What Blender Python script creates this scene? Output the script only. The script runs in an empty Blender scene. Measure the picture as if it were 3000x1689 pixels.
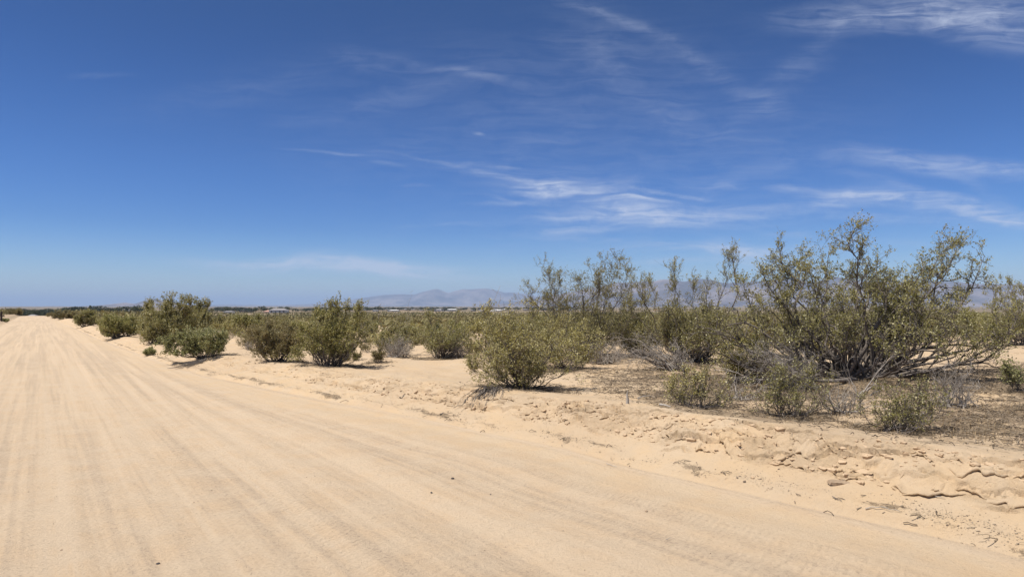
import bpy, math, random
import numpy as np
from mathutils import Vector

# ------------------------------------------------------------------ camera
scene = bpy.context.scene
COL = scene.collection
FPX = 2000.0                       # focal length in pixels of a 3000 px wide picture
CAMH = 1.6
PITCH = math.radians(1.5)
cam_data = bpy.data.cameras.new("camera")
cam_data.sensor_width = 36.0
cam_data.lens = 24.0
cam_data.clip_start = 0.05
cam_data.clip_end = 90000.0
cam = bpy.data.objects.new("camera", cam_data)
cam.location = (0, 0, CAMH)
cam.rotation_euler = (math.pi / 2 + PITCH, 0, 0)
COL.objects.link(cam)
scene.camera = cam

# ------------------------------------------------------------------ light
SUN_EL = math.radians(62)
SUN_TO = Vector((-0.93, -0.37, 0)).normalized()           # horizontal direction from the scene towards the sun
sun_dir = Vector((SUN_TO.x * math.cos(SUN_EL), SUN_TO.y * math.cos(SUN_EL), math.sin(SUN_EL)))
sd = bpy.data.lights.new("sun", 'SUN')
sd.energy = 3.7
sd.angle = math.radians(0.53)
sd.color = (1.0, 0.955, 0.88)
sun = bpy.data.objects.new("sun", sd)
sun.rotation_euler = sun_dir.to_track_quat('Z', 'Y').to_euler()
sun.location = (0, 0, 40)
COL.objects.link(sun)

scene.view_settings.view_transform = 'Standard'
scene.view_settings.look = 'None'
scene.view_settings.gamma = 1.0
scene.view_settings.use_curve_mapping = False
scene.view_settings.exposure = 0.65
scene.cycles.max_bounces = 6
scene.cycles.diffuse_bounces = 2
scene.cycles.transparent_max_bounces = 4

world = bpy.data.worlds.new("World")
scene.world = world
world.use_nodes = True
SKY_STRENGTH = 0.085
HAZE_DENSITY = 5.4e-5
HAZE_COLOR = (0.56, 0.73, 1.0)

class NT:
    """small helper to write node trees tersely"""
    def __init__(self, tree):
        self.t = tree
        tree.nodes.clear()
    def n(self, typ, **kw):
        nd = self.t.nodes.new(typ)
        for k, v in kw.items():
            setattr(nd, k, v)
        return nd
    def link(self, a, b):
        self.t.links.new(a, b)
    def put(self, sock, v):
        if isinstance(v, bpy.types.NodeSocket):
            self.link(v, sock)
        else:
            sock.default_value = v
    def m(self, op, a, b=None, c=None, clamp=False):
        nd = self.n('ShaderNodeMath', operation=op, use_clamp=clamp)
        self.put(nd.inputs[0], a)
        if b is not None: self.put(nd.inputs[1], b)
        if c is not None: self.put(nd.inputs[2], c)
        return nd.outputs[0]
    def mapr(self, v, a, b, c=0.0, d=1.0, smooth=True):
        nd = self.n('ShaderNodeMapRange', interpolation_type='SMOOTHSTEP' if smooth else 'LINEAR', clamp=True)
        self.put(nd.inputs['Value'], v)
        for nm, x in (('From Min', a), ('From Max', b), ('To Min', c), ('To Max', d)):
            self.put(nd.inputs[nm], x)
        return nd.outputs['Result']
    def mix(self, f, a, b, blend='MIX'):
        nd = self.n('ShaderNodeMix', data_type='RGBA', blend_type=blend)
        self.put(nd.inputs[0], f)
        self.put(nd.inputs[6], a if isinstance(a, bpy.types.NodeSocket) else (*a, 1))
        self.put(nd.inputs[7], b if isinstance(b, bpy.types.NodeSocket) else (*b, 1))
        return nd.outputs[2]
    def noise(self, vec, scale, detail=4, rough=0.55, dist=0.0):
        nd = self.n('ShaderNodeTexNoise')
        if vec is not None: self.link(vec, nd.inputs['Vector'])
        nd.inputs['Scale'].default_value = scale
        nd.inputs['Detail'].default_value = detail
        nd.inputs['Roughness'].default_value = rough
        nd.inputs['Distortion'].default_value = dist
        return nd.outputs['Fac']
    def mapping(self, vec, scale=(1, 1, 1), rot=(0, 0, 0), loc=(0, 0, 0)):
        nd = self.n('ShaderNodeMapping')
        self.link(vec, nd.inputs['Vector'])
        nd.inputs['Scale'].default_value = scale
        nd.inputs['Rotation'].default_value = rot
        nd.inputs['Location'].default_value = loc
        return nd.outputs[0]

# sky: Nishita + thin cirrus, placed by direction (u = x/y, v = z/y of the view direction)
w = NT(world.node_tree)   # world nodes
sky = w.n('ShaderNodeTexSky', sky_type='NISHITA')
sky.sun_disc = False
sky.sun_elevation = SUN_EL
sky.sun_rotation = math.atan2(SUN_TO.x, SUN_TO.y)
sky.altitude = 700
sky.air_density = 1.0
sky.dust_density = 0.6
sky.ozone_density = 3.0
tc = w.n('ShaderNodeTexCoord')
sep = w.n('ShaderNodeSeparateXYZ'); w.link(tc.outputs['Generated'], sep.inputs[0])
ysafe = w.m('MAXIMUM', sep.outputs[1], 0.02)
U = w.m('DIVIDE', sep.outputs[0], ysafe)
V = w.m('DIVIDE', sep.outputs[2], ysafe)
uv = w.n('ShaderNodeCombineXYZ'); w.link(U, uv.inputs[0]); w.link(V, uv.inputs[1])
warp = w.n('ShaderNodeTexNoise'); w.link(uv.outputs[0], warp.inputs['Vector'])
warp.inputs['Scale'].default_value = 7.0; warp.inputs['Detail'].default_value = 3
wc = w.n('ShaderNodeVectorMath', operation='SUBTRACT'); w.link(warp.outputs['Color'], wc.inputs[0]); wc.inputs[1].default_value = (0.5, 0.5, 0.5)
ws = w.n('ShaderNodeVectorMath', operation='MULTIPLY'); w.link(wc.outputs[0], ws.inputs[0]); ws.inputs[1].default_value = (0.10, 0.030, 0)
wa = w.n('ShaderNodeVectorMath', operation='ADD'); w.link(uv.outputs[0], wa.inputs[0]); w.link(ws.outputs[0], wa.inputs[1])
UVW = wa.outputs[0]
# px, py, half length, half width, angle (deg, up to the right positive), strength
STROKES = [
 (1619,559,95,20,3,.75),(1640,545,190,34,-2,.35),(1500,520,170,7,-7,.38),(1927,566,140,4.5,-6,.62),(1871,582,140,4.5,-6,.62),
 (1969,636,380,20,1,.75),(1654,678,210,8,3,.42),(1829,608,150,38,-12,.6),(1514,602,130,6,0,.36),(1470,590,90,5,-10,.25),
 (2514,585,160,17,3,.65),(2807,612,280,24,-9,.75),(2982,652,130,10,-8,.45),(2632,648,260,11,-5,.38),
 (2667,470,230,25,-4,.5),(2947,498,150,22,-6,.5),(2850,545,220,12,-25,.18),
 (2667,30,370,38,3,.5),(2912,62,230,50,-13,.55),(1808,38,190,14,-17,.20),(1700,10,90,9,-15,.15),
 (2038,168,170,18,-38,.13),(2304,240,190,40,36,.12),(2234,300,90,26,-20,.14),(2024,342,190,44,-22,.12),
 (1759,154,150,50,-30,.13),(2420,120,150,22,40,.07),(2180,520,190,14,25,.10),
 (2108,727,330,10,0,.55),(2213,748,180,24,-10,.6),(1950,765,260,6,2,.26),(1650,640,80,8,-3,.24),
 (931,776,350,17,-1,1.0),(1148,782,220,20,-8,1.0),(800,755,220,9,1,.35),
 (968,450,110,3.5,-5,.32),(1396,386,24,4,-3,.26),(1334,205,180,12,-13,.20),(1117,290,260,28,14,.10),
 (267,216,90,7,0,.14),(1198,548,55,3.5,3,.26),(1130,490,50,5,-14,.18),(1100,170,160,26,-10,.08),(1440,483,130,5,-3,.24),
 (1540,440,170,28,20,.10),(2000,640,900,170,0,.09),(1500,250,900,160,5,.05),(1750,330,420,110,-20,.055),(1250,420,420,70,12,.05),(2250,420,420,90,15,.05),(1900,120,300,60,-30,.07),(700,250,400,40,12,.06),
 (2350,560,300,9,-4,.26),(2250,610,260,7,3,.24),(1750,700,260,6,-2,.25),(2500,700,330,9,-6,.22),(1350,660,160,5,2,.2),(2700,560,260,10,-14,.28),(1300,480,180,5,-9,.22),
]
acc = None
for (px, py, a, b, ang, st) in STROKES:
    mp = w.n('ShaderNodeMapping', vector_type='TEXTURE')
    w.link(UVW, mp.inputs['Vector'])
    mp.inputs['Location'].default_value = ((px - 1500) / FPX, (897 - py) / FPX, 0)
    mp.inputs['Rotation'].default_value = (0, 0, math.radians(ang))
    mp.inputs['Scale'].default_value = (a / FPX * 1.15, b / FPX * 1.6, 1)
    ln = w.n('ShaderNodeVectorMath', operation='LENGTH'); w.link(mp.outputs[0], ln.inputs[0])
    fo = w.mapr(ln.outputs['Value'], 0.0, 1.35, st, 0.0)
    acc = fo if acc is None else w.m('ADD', acc, fo)
fib1 = w.noise(w.mapping(UVW, (9, 75, 1), (0, 0, 0.06)), 1.0, 8, 0.62, 0.8)
fib2 = w.noise(w.mapping(UVW, (22, 40, 1), (0, 0, -0.5)), 1.0, 7, 0.6, 1.2)
fib = w.m('ADD', w.m('MULTIPLY', fib1, 0.7), w.m('MULTIPLY', fib2, 0.3))
fib = w.mapr(fib, 0.33, 0.72, 0.12, 1.25)
cl = w.m('MULTIPLY', acc, fib)
cl = w.m('MULTIPLY', cl, w.mapr(sep.outputs[1], 0.05, 0.3))
cl = w.m('MINIMUM', w.m('MULTIPLY', cl, 0.8), 0.7)
gm = w.n('ShaderNodeGamma'); w.link(sky.outputs[0], gm.inputs[0]); gm.inputs[1].default_value = 1.0
hs = w.n('ShaderNodeHueSaturation'); w.link(gm.outputs[0], hs.inputs['Color'])
hs.inputs['Saturation'].default_value = 1.12
hs.inputs['Value'].default_value = 1.0
rampn = w.n('ShaderNodeValToRGB'); w.link(sep.outputs[2], rampn.inputs[0])
cr = rampn.color_ramp; cr.interpolation = 'B_SPLINE'
RAMP = [(0.0, (.80, .86, .95)), (0.05, (.56, .72, .96)), (0.11, (.22, .44, .80)), (0.22, (.24, .43, .73)), (0.40, (.125, .255, .45)), (0.62, (.55, .62, .72)), (1.0, (.75, .78, .82))]
cr.elements[0].position = 0.0; cr.elements[0].color = (*RAMP[0][1], 1)
cr.elements[1].position = 1.0; cr.elements[1].color = (*RAMP[-1][1], 1)
for pp, c3 in RAMP[1:-1]:
    e_ = cr.elements.new(pp); e_.color = (*c3, 1)
skyc = w.mix(1.0, hs.outputs[0], rampn.outputs[0], 'MULTIPLY')
# whitish cloud glow added to the high sky out of view, as fill light
sky_fill = w.m('MULTIPLY', w.mapr(sep.outputs[2], 0.5, 0.8), w.mapr(w.noise(tc.outputs['Generated'], 3.0, 6, 0.6), 0.3, 0.6, 0.15, 0.5))
skyc = w.mix(sky_fill, skyc, (7.2, 7.4, 7.8))
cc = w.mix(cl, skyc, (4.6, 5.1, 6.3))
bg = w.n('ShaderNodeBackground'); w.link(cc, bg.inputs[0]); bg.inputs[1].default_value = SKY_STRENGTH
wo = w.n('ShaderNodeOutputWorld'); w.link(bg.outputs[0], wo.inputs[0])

# ------------------------------------------------------------------ numeric helpers
rng = np.random.default_rng(7)
random.seed(7)
SN, CS = math.sin(math.radians(34.6)), math.cos(math.radians(34.6))
def to_st(x, y): return -SN * x + CS * y, CS * x + SN * y
def to_xy(s, t): return -SN * s + CS * t, CS * s + SN * t

def _hash(ix, iy, seed):
    h = (ix.astype(np.int64) * 374761393 + iy.astype(np.int64) * 668265263 + seed * 1442695041) & 0xFFFFFFFF
    h = ((h ^ (h >> 13)) * 1274126177) & 0xFFFFFFFF
    h = ((h ^ (h >> 16)) * 2246822519) & 0xFFFFFFFF
    return ((h ^ (h >> 15)) & 0xFFFFFF) / float(0xFFFFFF)
def vnoise(x, y, seed=0):
    x = np.asarray(x, float); y = np.asarray(y, float)
    ix = np.floor(x); iy = np.floor(y); fx = x - ix; fy = y - iy
    fx = fx * fx * fx * (fx * (fx * 6 - 15) + 10); fy = fy * fy * fy * (fy * (fy * 6 - 15) + 10)
    a = _hash(ix, iy, seed); b = _hash(ix + 1, iy, seed); c = _hash(ix, iy + 1, seed); d = _hash(ix + 1, iy + 1, seed)
    return (a * (1 - fx) + b * fx) * (1 - fy) + (c * (1 - fx) + d * fx) * fy - 0.5
def fbm(x, y, seed=0, octv=4, gain=0.5):
    x = np.asarray(x, float); y = np.asarray(y, float)
    r = 0.0; a = 1.0; f = 1.0
    for o in range(octv):
        r = r + a * vnoise(x * f + o * 17.3, y * f - o * 9.1, seed + o)
        a *= gain; f *= 2.03
    return r
def sstep(a, b, x):
    t = np.clip((np.asarray(x, float) - a) / (b - a), 0, 1)
    return t * t * (3 - 2 * t)

# ------------------------------------------------------------------ terrain height
S_F = [-60, 1.8, 3, 5, 8, 12.6, 18, 20, 25, 38, 59, 80, 169, 400]
T_F = [5.5, 5.32, 5.15, 4.98, 4.80, 3.95, 3.18, 3.05, 2.85, 2.4, 2.1, 1.7, 1.8, 1.8]
def foot(s):
    s = np.asarray(s, float)
    b = (np.interp(s, S_F, T_F) + np.interp(s - 1.2, S_F, T_F) + np.interp(s + 1.2, S_F, T_F)) / 3
    return b + fbm(s * 0.8, s * 0 + 3.3, 5, 3) * 0.10
def left_edge(s):
    s = np.asarray(s, float)
    return np.interp(s, [-60, 0, 30, 60, 80, 169, 400], [-5, -4.2, -3.2, -2.6, -2.7, -3.1, -3.1]) + fbm(s * 0.5, s * 0 + 1.3, 6, 3) * 0.12
def crest_h(s): return np.interp(s, [0, 4, 6, 8, 13, 20, 27, 60, 169, 400], [.46, .45, .42, .36, .31, .29, .22, .22, .25, .25])
def crest_w(s): return np.interp(s, [0, 2, 4, 6, 8, 13, 20, 27, 60, 169], [.95, .95, .95, 1.0, 1.0, 1.3, 1.3, .7, .8, .9])
def road_z(s, t):
    z = -np.maximum(0, np.asarray(s, float) - 158) ** 1.25 * 0.012
    z = np.maximum(z, -1.8)
    near = 1 - sstep(40, 120, s)
    tp = t * (1 + (4.2 / np.maximum(foot(s), 1) - 1) * sstep(1.6, 4.0, t) * (s < 25))
    ruts = fbm(tp * 3.4, s * 0.03, 21, 4, 0.6) * 0.024 + fbm(tp * 9.0, s * 0.12, 31, 3) * 0.008
    lump = fbm(s * 2.2, t * 2.4, 41, 3) * 0.010 + fbm(s * 9, t * 7, 46, 3) * 0.004
    wash = np.sin(s * 2 * np.pi / 0.16 + fbm(s * 1.5, t * 2, 44, 2) * 9) * 0.0035 * sstep(0.05, 0.3, fbm(tp * 1.6, s * 0.15, 43, 2))
    return z + (ruts + lump + wash * (1 - sstep(8, 14, s))) * near * sstep(0.0, 0.5, foot(s) - t)
def far_z(r, x, y):
    b = np.interp(r, [0, 60, 150, 350, 600, 1200, 3000, 9000, 20000, 45000], [0, 0, -0.15, -1.2, -2.3, -6, -10.5, -6, 3, 6])
    dip = np.interp(r, [0, 40, 70, 150, 350, 600, 1200, 3000], [0, -.12, -.48, -1.5, -2.6, -2.8, -1.4, 0])
    return b + dip * np.maximum(sstep(-.64, -.40, np.asarray(x) / np.maximum(np.asarray(y), 1.0)), sstep(175, 330, r))
MOUNDS = []       # (x, y, radius, height): sand heaped at the foot of the large bushes
def shelf(s, t, k):
    """edge position and height of the k-th broken lip on the bank face"""
    vc = (.42, .58, .72, .88, .50, .65)[k] + .16 * fbm(s * .8, s * 0 + 7.1 * k, 401 + k, 3) + .22 * np.abs(fbm(s * 2.1, s * 0, 411 + k, 3, .5)) + .07 * np.abs(fbm(s * 7.3, s * 0, 415 + k, 3, .6)) + .012 * fbm(s * 13, t * 12, 421 + k, 2)
    pres = sstep((.0, -.08, -.06, .0, .02, .02)[k], .18, fbm(s * (1.5, 1.2, 1.5, 1.9, 2.3, 2.6)[k], s * 0 + 3.3 * k, 431 + k, 3) + np.interp(s, [0, 7, 12], [.06, .0, -.10]))
    A = np.interp(s, [0, 6, 9, 14, 22, 40], [.017, .017, .016, .016, .015, .0]) * pres * (.5 + 1.0 * (vnoise(s * 2.2, s * 0 + k, 441 + k) + .5))
    return vc, A
def ground_z(x, y, fine=True):
    x = np.asarray(x, float); y = np.asarray(y, float)
    s, t = to_st(x, y)
    r = np.hypot(x, y)
    fz = far_z(r, x, y)
    tf = foot(s); w_ = crest_w(s); h = crest_h(s)
    v = (t - tf) / w_
    # roadside bank: toe, smooth apron, broken upper face, rounded crest
    lip = 0.62 + fbm(s * 1.1, s * 0 + 8.8, 51, 3) * 0.26
    p = np.interp(v, [-10, 0, 0.5, .92, 1.06, 1.25], [0, 0.02, 0.50, 0.95, 1.0, .97])
    p = p + 0.13 * (sstep(lip - 0.05, lip + 0.06, v) - sstep(0.2, 1.0, v))
    bank = h * p
    face = sstep(0.30, 0.5, v) * (1 - sstep(0.95, 1.15, v))
    facet = fbm(s * 5, t * 9, 61, 4, 0.55)
    ter = np.floor((facet + 0.15 * v * 4) * 5.0) / 5.0
    crack = np.abs(fbm(s * 1.7 + 0.3 * fbm(s * 6, t * 6, 72, 2), t * 4.6, 71, 4, 0.55))
    crk = np.exp(-(crack / 0.012) ** 2)
    strong = np.interp(s, [0, 7, 10, 20, 40], [1, 1, .8, .55, .3]) * sstep(-0.12, 0.15, fbm(s * 0.9, t * 1.6, 75, 2) + 0.12)
    if fine:
        bank = bank + face * strong * (facet * 0.020 + fbm(s * 21, t * 24, 66, 3, .6) * .020 - crk * 0.03)
        for k in range(6):
            vc, A = shelf(s, t, k)
            bank = bank + .6 * A * (sstep(-.007, .004, v - vc) - sstep(0.0, .24, v - vc)) - 1.9 * A * np.exp(-(np.minimum(v - vc + .012, 0) / .030) ** 2) * (v - vc < -.003)
        pits = sstep(0.22, 0.4, fbm(s * 9, t * 13, 81, 2)) * sstep(5.5, 9, s) * sstep(0.05, 0.3, v) * (1 - sstep(1.0, 1.1, v))
        bank = bank - pits * 0.035
        bank = bank + sstep(0.0, 0.2, v) * fbm(s * 2.0, t * 3.0, 85, 4) * 0.02
        toe = np.exp(-((v - 0.08) / 0.10) ** 2) * sstep(0, .08, v)
        bank = bank + toe * (0.022 + 0.05 * fbm(s * 2.2, t * 6, 91, 3))
    floor = h * .97 - 0.07 * sstep(1.2, 2.2, v)
    nat = fbm(x * 0.13, y * 0.13, 101, 3) * 0.28 * sstep(2.5, 8, v) + fbm(x * 0.9, y * 0.9, 111, 3) * 0.07 * sstep(1.1, 2.2, v)
    nat = nat * (1 + 3 * sstep(60, 400, r))
    if fine:
        nat = nat + fbm(x * 5, y * 5, 115, 3) * 0.028 * sstep(1.1, 1.6, v)
    right = np.where(v > 1.2, floor + nat, bank)
    tl = left_edge(s)
    vl = (tl - t)
    left = 0.34 * sstep(0.0, 0.9, vl) + sstep(0.2, 1.2, vl) * (fbm(x * 0.9, y * 0.9, 121, 4) * 0.16) + fbm(x * 0.2, y * 0.2, 125, 3) * 0.3 * sstep(1.5, 6, vl)
    rz = road_z(s, t)
    z = np.where(t > tf - 0.0, right, np.where(t < tl, left, 0.0))
    # beyond the crest of the road the ruts give way to plain desert
    on_road = (t <= tf) & (t >= tl)
    away = sstep(-2, -30, s) if False else 0
    z = np.where(on_road, rz, z + np.where(s > 158, np.maximum(-np.maximum(0, s - 158) ** 1.25 * 0.016, -1.8) * np.exp(-((np.maximum(0, np.maximum(tl - t, t - tf))) / 25.0) ** 2), 0))
    for (mx, my, mr, mh) in MOUNDS:
        z = z + mh * np.exp(-((x - mx) ** 2 + (y - my) ** 2) / (mr * mr)) * np.where(v > 1.1, 1, 0)
    return z + fz
def gz(x, y): return float(ground_z(np.array([x]), np.array([y]), False)[0])

def ray(px, py):
    """direction of the photograph's pixel (3000 px wide)"""
    X, Z = (px - 1500) / FPX, -(py - 844.5) / FPX
    c, s_ = math.cos(PITCH), math.sin(PITCH)
    return X, c - Z * s_, s_ + Z * c
def spot(px, py):
    """where that direction meets the ground"""
    dx, dy, dz = ray(px, py)
    ks = 2.0 * 1.01 ** np.arange(720)
    under = CAMH + dz * ks < ground_z(dx * ks, dy * ks, False)
    i = int(np.argmax(under)) if under.any() else len(ks) - 1
    ks = np.linspace(ks[max(i - 1, 0)], ks[i], 60)
    under = CAMH + dz * ks < ground_z(dx * ks, dy * ks, False)
    hi = ks[int(np.argmax(under))] if under.any() else ks[-1]
    return dx * hi, dy * hi, gz(dx * hi, dy * hi)
def px_of(x, y, z=0.3):
    return 1500 + FPX * x / y, 897 - FPX * (z - CAMH) / y

# ------------------------------------------------------------------ object helpers
def tag(o, label=None, cat=None, group=None, kind=None):
    if label: o['label'] = label
    if cat: o['category'] = cat
    if group: o['group'] = group
    if kind: o['kind'] = kind
    return o
def link_mesh(name, me, mat=None, parent=None):
    o = bpy.data.objects.new(name, me)
    COL.objects.link(o)
    if mat: me.materials.append(mat)
    if parent: o.parent = parent
    return o
def empty(name, loc, rz=0.0):
    o = bpy.data.objects.new(name, None)
    o.empty_display_size = 0.3
    o.location = loc; o.rotation_euler = (0, 0, rz)
    COL.objects.link(o)
    return o
def quads_mesh(name, verts, faces, smooth=False, fourth=True):
    """verts (n,3), faces (m,k)"""
    me = bpy.data.meshes.new(name)
    verts = np.asarray(verts, np.float32); faces = np.asarray(faces, np.int32)
    m, k = faces.shape
    me.vertices.add(len(verts)); me.vertices.foreach_set('co', verts.ravel())
    me.loops.add(m * k); me.loops.foreach_set('vertex_index', faces.ravel())
    me.polygons.add(m)
    me.polygons.foreach_set('loop_start', np.arange(0, m * k, k, dtype=np.int32))
    me.polygons.foreach_set('loop_total', np.full(m, k, np.int32))
    me.update(calc_edges=True)
    if smooth:
        me.polygons.foreach_set('use_smooth', np.ones(m, bool))
    me.validate()
    return me
def copy_tree(o, parent=None):
    c = o.copy(); COL.objects.link(c); c.parent = parent
    for ch in list(o.children): copy_tree(ch, c)
    return c

# ------------------------------------------------------------------ materials
def new_mat(name):
    m = bpy.data.materials.new(name); m.use_nodes = True
    nt = NT(m.node_tree)
    out = nt.n('ShaderNodeOutputMaterial')
    return m, nt, out
def principled(nt, out, color, rough=0.8, spec=0.3, normal=None):
    p = nt.n('ShaderNodeBsdfPrincipled')
    nt.put(p.inputs['Base Color'], color if isinstance(color, bpy.types.NodeSocket) else (*color, 1))
    nt.put(p.inputs['Roughness'], rough)
    nt.put(p.inputs['Specular IOR Level'], spec)
    if normal: nt.link(normal, p.inputs['Normal'])
    if out: nt.link(p.outputs[0], out.inputs[0])
    return p
def bump(nt, h, strength, dist, prev=None):
    b = nt.n('ShaderNodeBump'); nt.link(h, b.inputs['Height'])
    b.inputs['Strength'].default_value = strength; b.inputs['Distance'].default_value = dist
    if prev: nt.link(prev, b.inputs['Normal'])
    return b.outputs[0]

def ground_material(name, kind):
    m, nt, out = new_mat(name)
    geo = nt.n('ShaderNodeNewGeometry'); pos = geo.outputs['Position']
    st = nt.n('ShaderNodeUVMap', uv_map='st').outputs[0]
    at = nt.n('ShaderNodeAttribute', attribute_name='cover'); asep = nt.n('ShaderNodeSeparateColor')
    nt.link(at.outputs['Color'], asep.inputs[0])
    litter_v, bare_v, rut_v = asep.outputs[0], asep.outputs[1], asep.outputs[2]
    big = nt.noise(pos, 0.35, 4)
    mid = nt.noise(pos, 2.3, 5, 0.6)
    fine = nt.noise(pos, 38, 3, 0.7)
    grain = nt.noise(pos, 150, 2, 0.7)
    if kind == 'road':
        lite, dark, warm = (0.515, 0.395, 0.27), (0.395, 0.305, 0.215), (0.515, 0.375, 0.24)
    else:
        lite, dark, warm = (0.495, 0.375, 0.25), (0.43, 0.315, 0.205), (0.515, 0.37, 0.225)
    col = nt.mix(nt.mapr(mid, 0.35, 0.7), lite, warm)
    if kind == 'road':
        # wheel tracks: pale packed lines and coarser grey-brown gravel lines running with the road
        lin = nt.noise(nt.mapping(st, (0.06, 2.1, 1)), 1.0, 5, 0.65, 0.25)
        lin2 = nt.noise(nt.mapping(st, (0.16, 7.5, 1)), 1.0, 3, 0.6, 0.3)
        lin3 = nt.noise(nt.mapping(st, (0.10, 16, 1), (0, 0, 0.02)), 1.0, 2, 0.6, 0.2)
        l = nt.m('ADD', nt.m('MULTIPLY', lin, 0.50), nt.m('ADD', nt.m('MULTIPLY', lin2, 0.32), nt.m('MULTIPLY', lin3, 0.18)))
        gr = nt.mapr(l, 0.46, 0.58)
        gr = nt.m('MULTIPLY', gr, nt.mapr(mid, 0.25, 0.6, 0.35, 1.0))
        col = nt.mix(nt.mapr(l, 0.40, 0.50, 0.9, 0.0), col, (0.52, 0.40, 0.275))
        col = nt.mix(nt.m('MULTIPLY', gr, 0.52), col, dark)
        spk = nt.m('MULTIPLY', nt.mapr(fine, 0.50, 0.66), nt.mapr(gr, 0, 1, 0.4, 0.9))
        col = nt.mix(nt.m('MULTIPLY', spk, 0.50), col, (0.24, 0.18, 0.135))
        gsp = nt.m('MULTIPLY', nt.mapr(grain, 0.56, 0.72), nt.mapr(gr, 0, 1, 0.2, 0.7))
        col = nt.mix(nt.m('MULTIPLY', gsp, 0.6), col, (0.22, 0.17, 0.13))
        col = nt.mix(nt.m('MULTIPLY', bare_v, 0.85), col, nt.mix(nt.mapr(mid, 0.35, 0.7), (0.500, 0.380, 0.253), (0.518, 0.375, 0.232)))
        col = nt.mix(nt.m('MULTIPLY', nt.mapr(fine, 0.58, 0.7), nt.m('MULTIPLY', bare_v, 0.35)), col, (0.27, 0.20, 0.14))
    else:
        col = nt.mix(nt.m('MULTIPLY', nt.mapr(big, 0.4, 0.65), 0.5), col, dark)
        if kind == 'bank':
            rough_v = nt.mapr(bare_v, 0.2, 0.9)
            fr = nt.noise(pos, 9, 5, 0.65)
            col = nt.mix(nt.m('MULTIPLY', nt.m('MULTIPLY', rough_v, nt.mapr(fr, 0.42, 0.6)), 0.30), col, (0.38, 0.27, 0.165))
        lf = nt.noise(pos, 4.0, 6, 0.72)
        lf2 = nt.noise(nt.mapping(pos, (1, 1, 1)), 24, 4, 0.75, 0.6)
        thr = nt.m('SUBTRACT', 0.80, nt.m('MULTIPLY', litter_v, 0.37))
        lm = nt.m('ADD', nt.m('MULTIPLY', lf, 0.55), nt.m('MULTIPLY', lf2, 0.45))
        lm = nt.mapr(nt.m('SUBTRACT', lm, thr), -0.035, 0.045)
        lm = nt.m('MULTIPLY', lm, nt.mapr(litter_v, 0.02, 0.12))
        lcol = nt.mix(nt.mapr(nt.noise(pos, 60, 3, 0.7), 0.42, 0.60), (0.075, 0.055, 0.036), (0.24, 0.175, 0.11))
        col = nt.mix(nt.m('MULTIPLY', lm, 0.85 if kind == 'desert' else 0.68), col, lcol)
        spk = nt.mapr(fine, 0.60, 0.74)
        col = nt.mix(nt.m('MULTIPLY', spk, 0.40), col, (0.27, 0.185, 0.115))
        gsp = nt.mapr(grain, 0.62, 0.76)
        col = nt.mix(nt.m('MULTIPLY', gsp, 0.4), col, (0.24, 0.17, 0.11))
        if kind == 'desert':
            # far plain: brushy brown-olive patches over pale dirt
            fn = nt.noise(nt.mapping(pos, (0.004, 0.012, 1), (0, 0, 0)), 1.0, 7, 0.62)
            fcol = nt.mix(nt.mapr(fn, 0.42, 0.6), (0.125, 0.105, 0.060), (0.27, 0.195, 0.125))
            fcol = nt.mix(bare_v, fcol, (0.42, 0.315, 0.205))
            col = nt.mix(rut_v, col, fcol)
    nrm = bump(nt, nt.noise(pos, 11, 5, 0.65), 0.45, 0.03)
    if kind == 'bank':
        rb = nt.m('MULTIPLY', nt.noise(nt.mapping(pos, (1, 1, 1.6)), 21, 6, 0.72, 0.5), nt.mapr(bare_v, 0.1, 0.7, 0.05, 1.0))
        nrm = bump(nt, rb, 0.6, 0.035, nrm)
    if kind == 'road':
        rp = nt.m('MULTIPLY', nt.noise(nt.mapping(st, (9.0, 2.2, 1), (0, 0, 0)), 1.0, 3, 0.6, 1.2), nt.m('SUBTRACT', 1.0, bare_v))
        nrm = bump(nt, rp, 0.6, 0.02, nrm)
        wv = nt.n('ShaderNodeTexWave', wave_type='BANDS', bands_direction='X'); nt.link(nt.mapping(st, (1, 1, 1), (0, 0, .35)), wv.inputs['Vector'])
        wv.inputs['Scale'].default_value = 5.5; wv.inputs['Distortion'].default_value = 5.5; wv.inputs['Detail'].default_value = 3; wv.inputs['Detail Scale'].default_value = 1.6
        wm = nt.m('MULTIPLY', wv.outputs['Fac'], nt.mapr(nt.noise(nt.mapping(st, (0.09, 1.5, 1), (0, 0, 0), (3.3, 8.1, 0)), 1.0, 2), 0.52, 0.62))
        nrm = bump(nt, wm, 0.25, 0.014, nrm)
    nrm = bump(nt, nt.noise(pos, 55, 5, 0.8), 0.95, 0.012, nrm)
    principled(nt, out, col, 0.95, 0.12, nrm)
    return m

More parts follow.
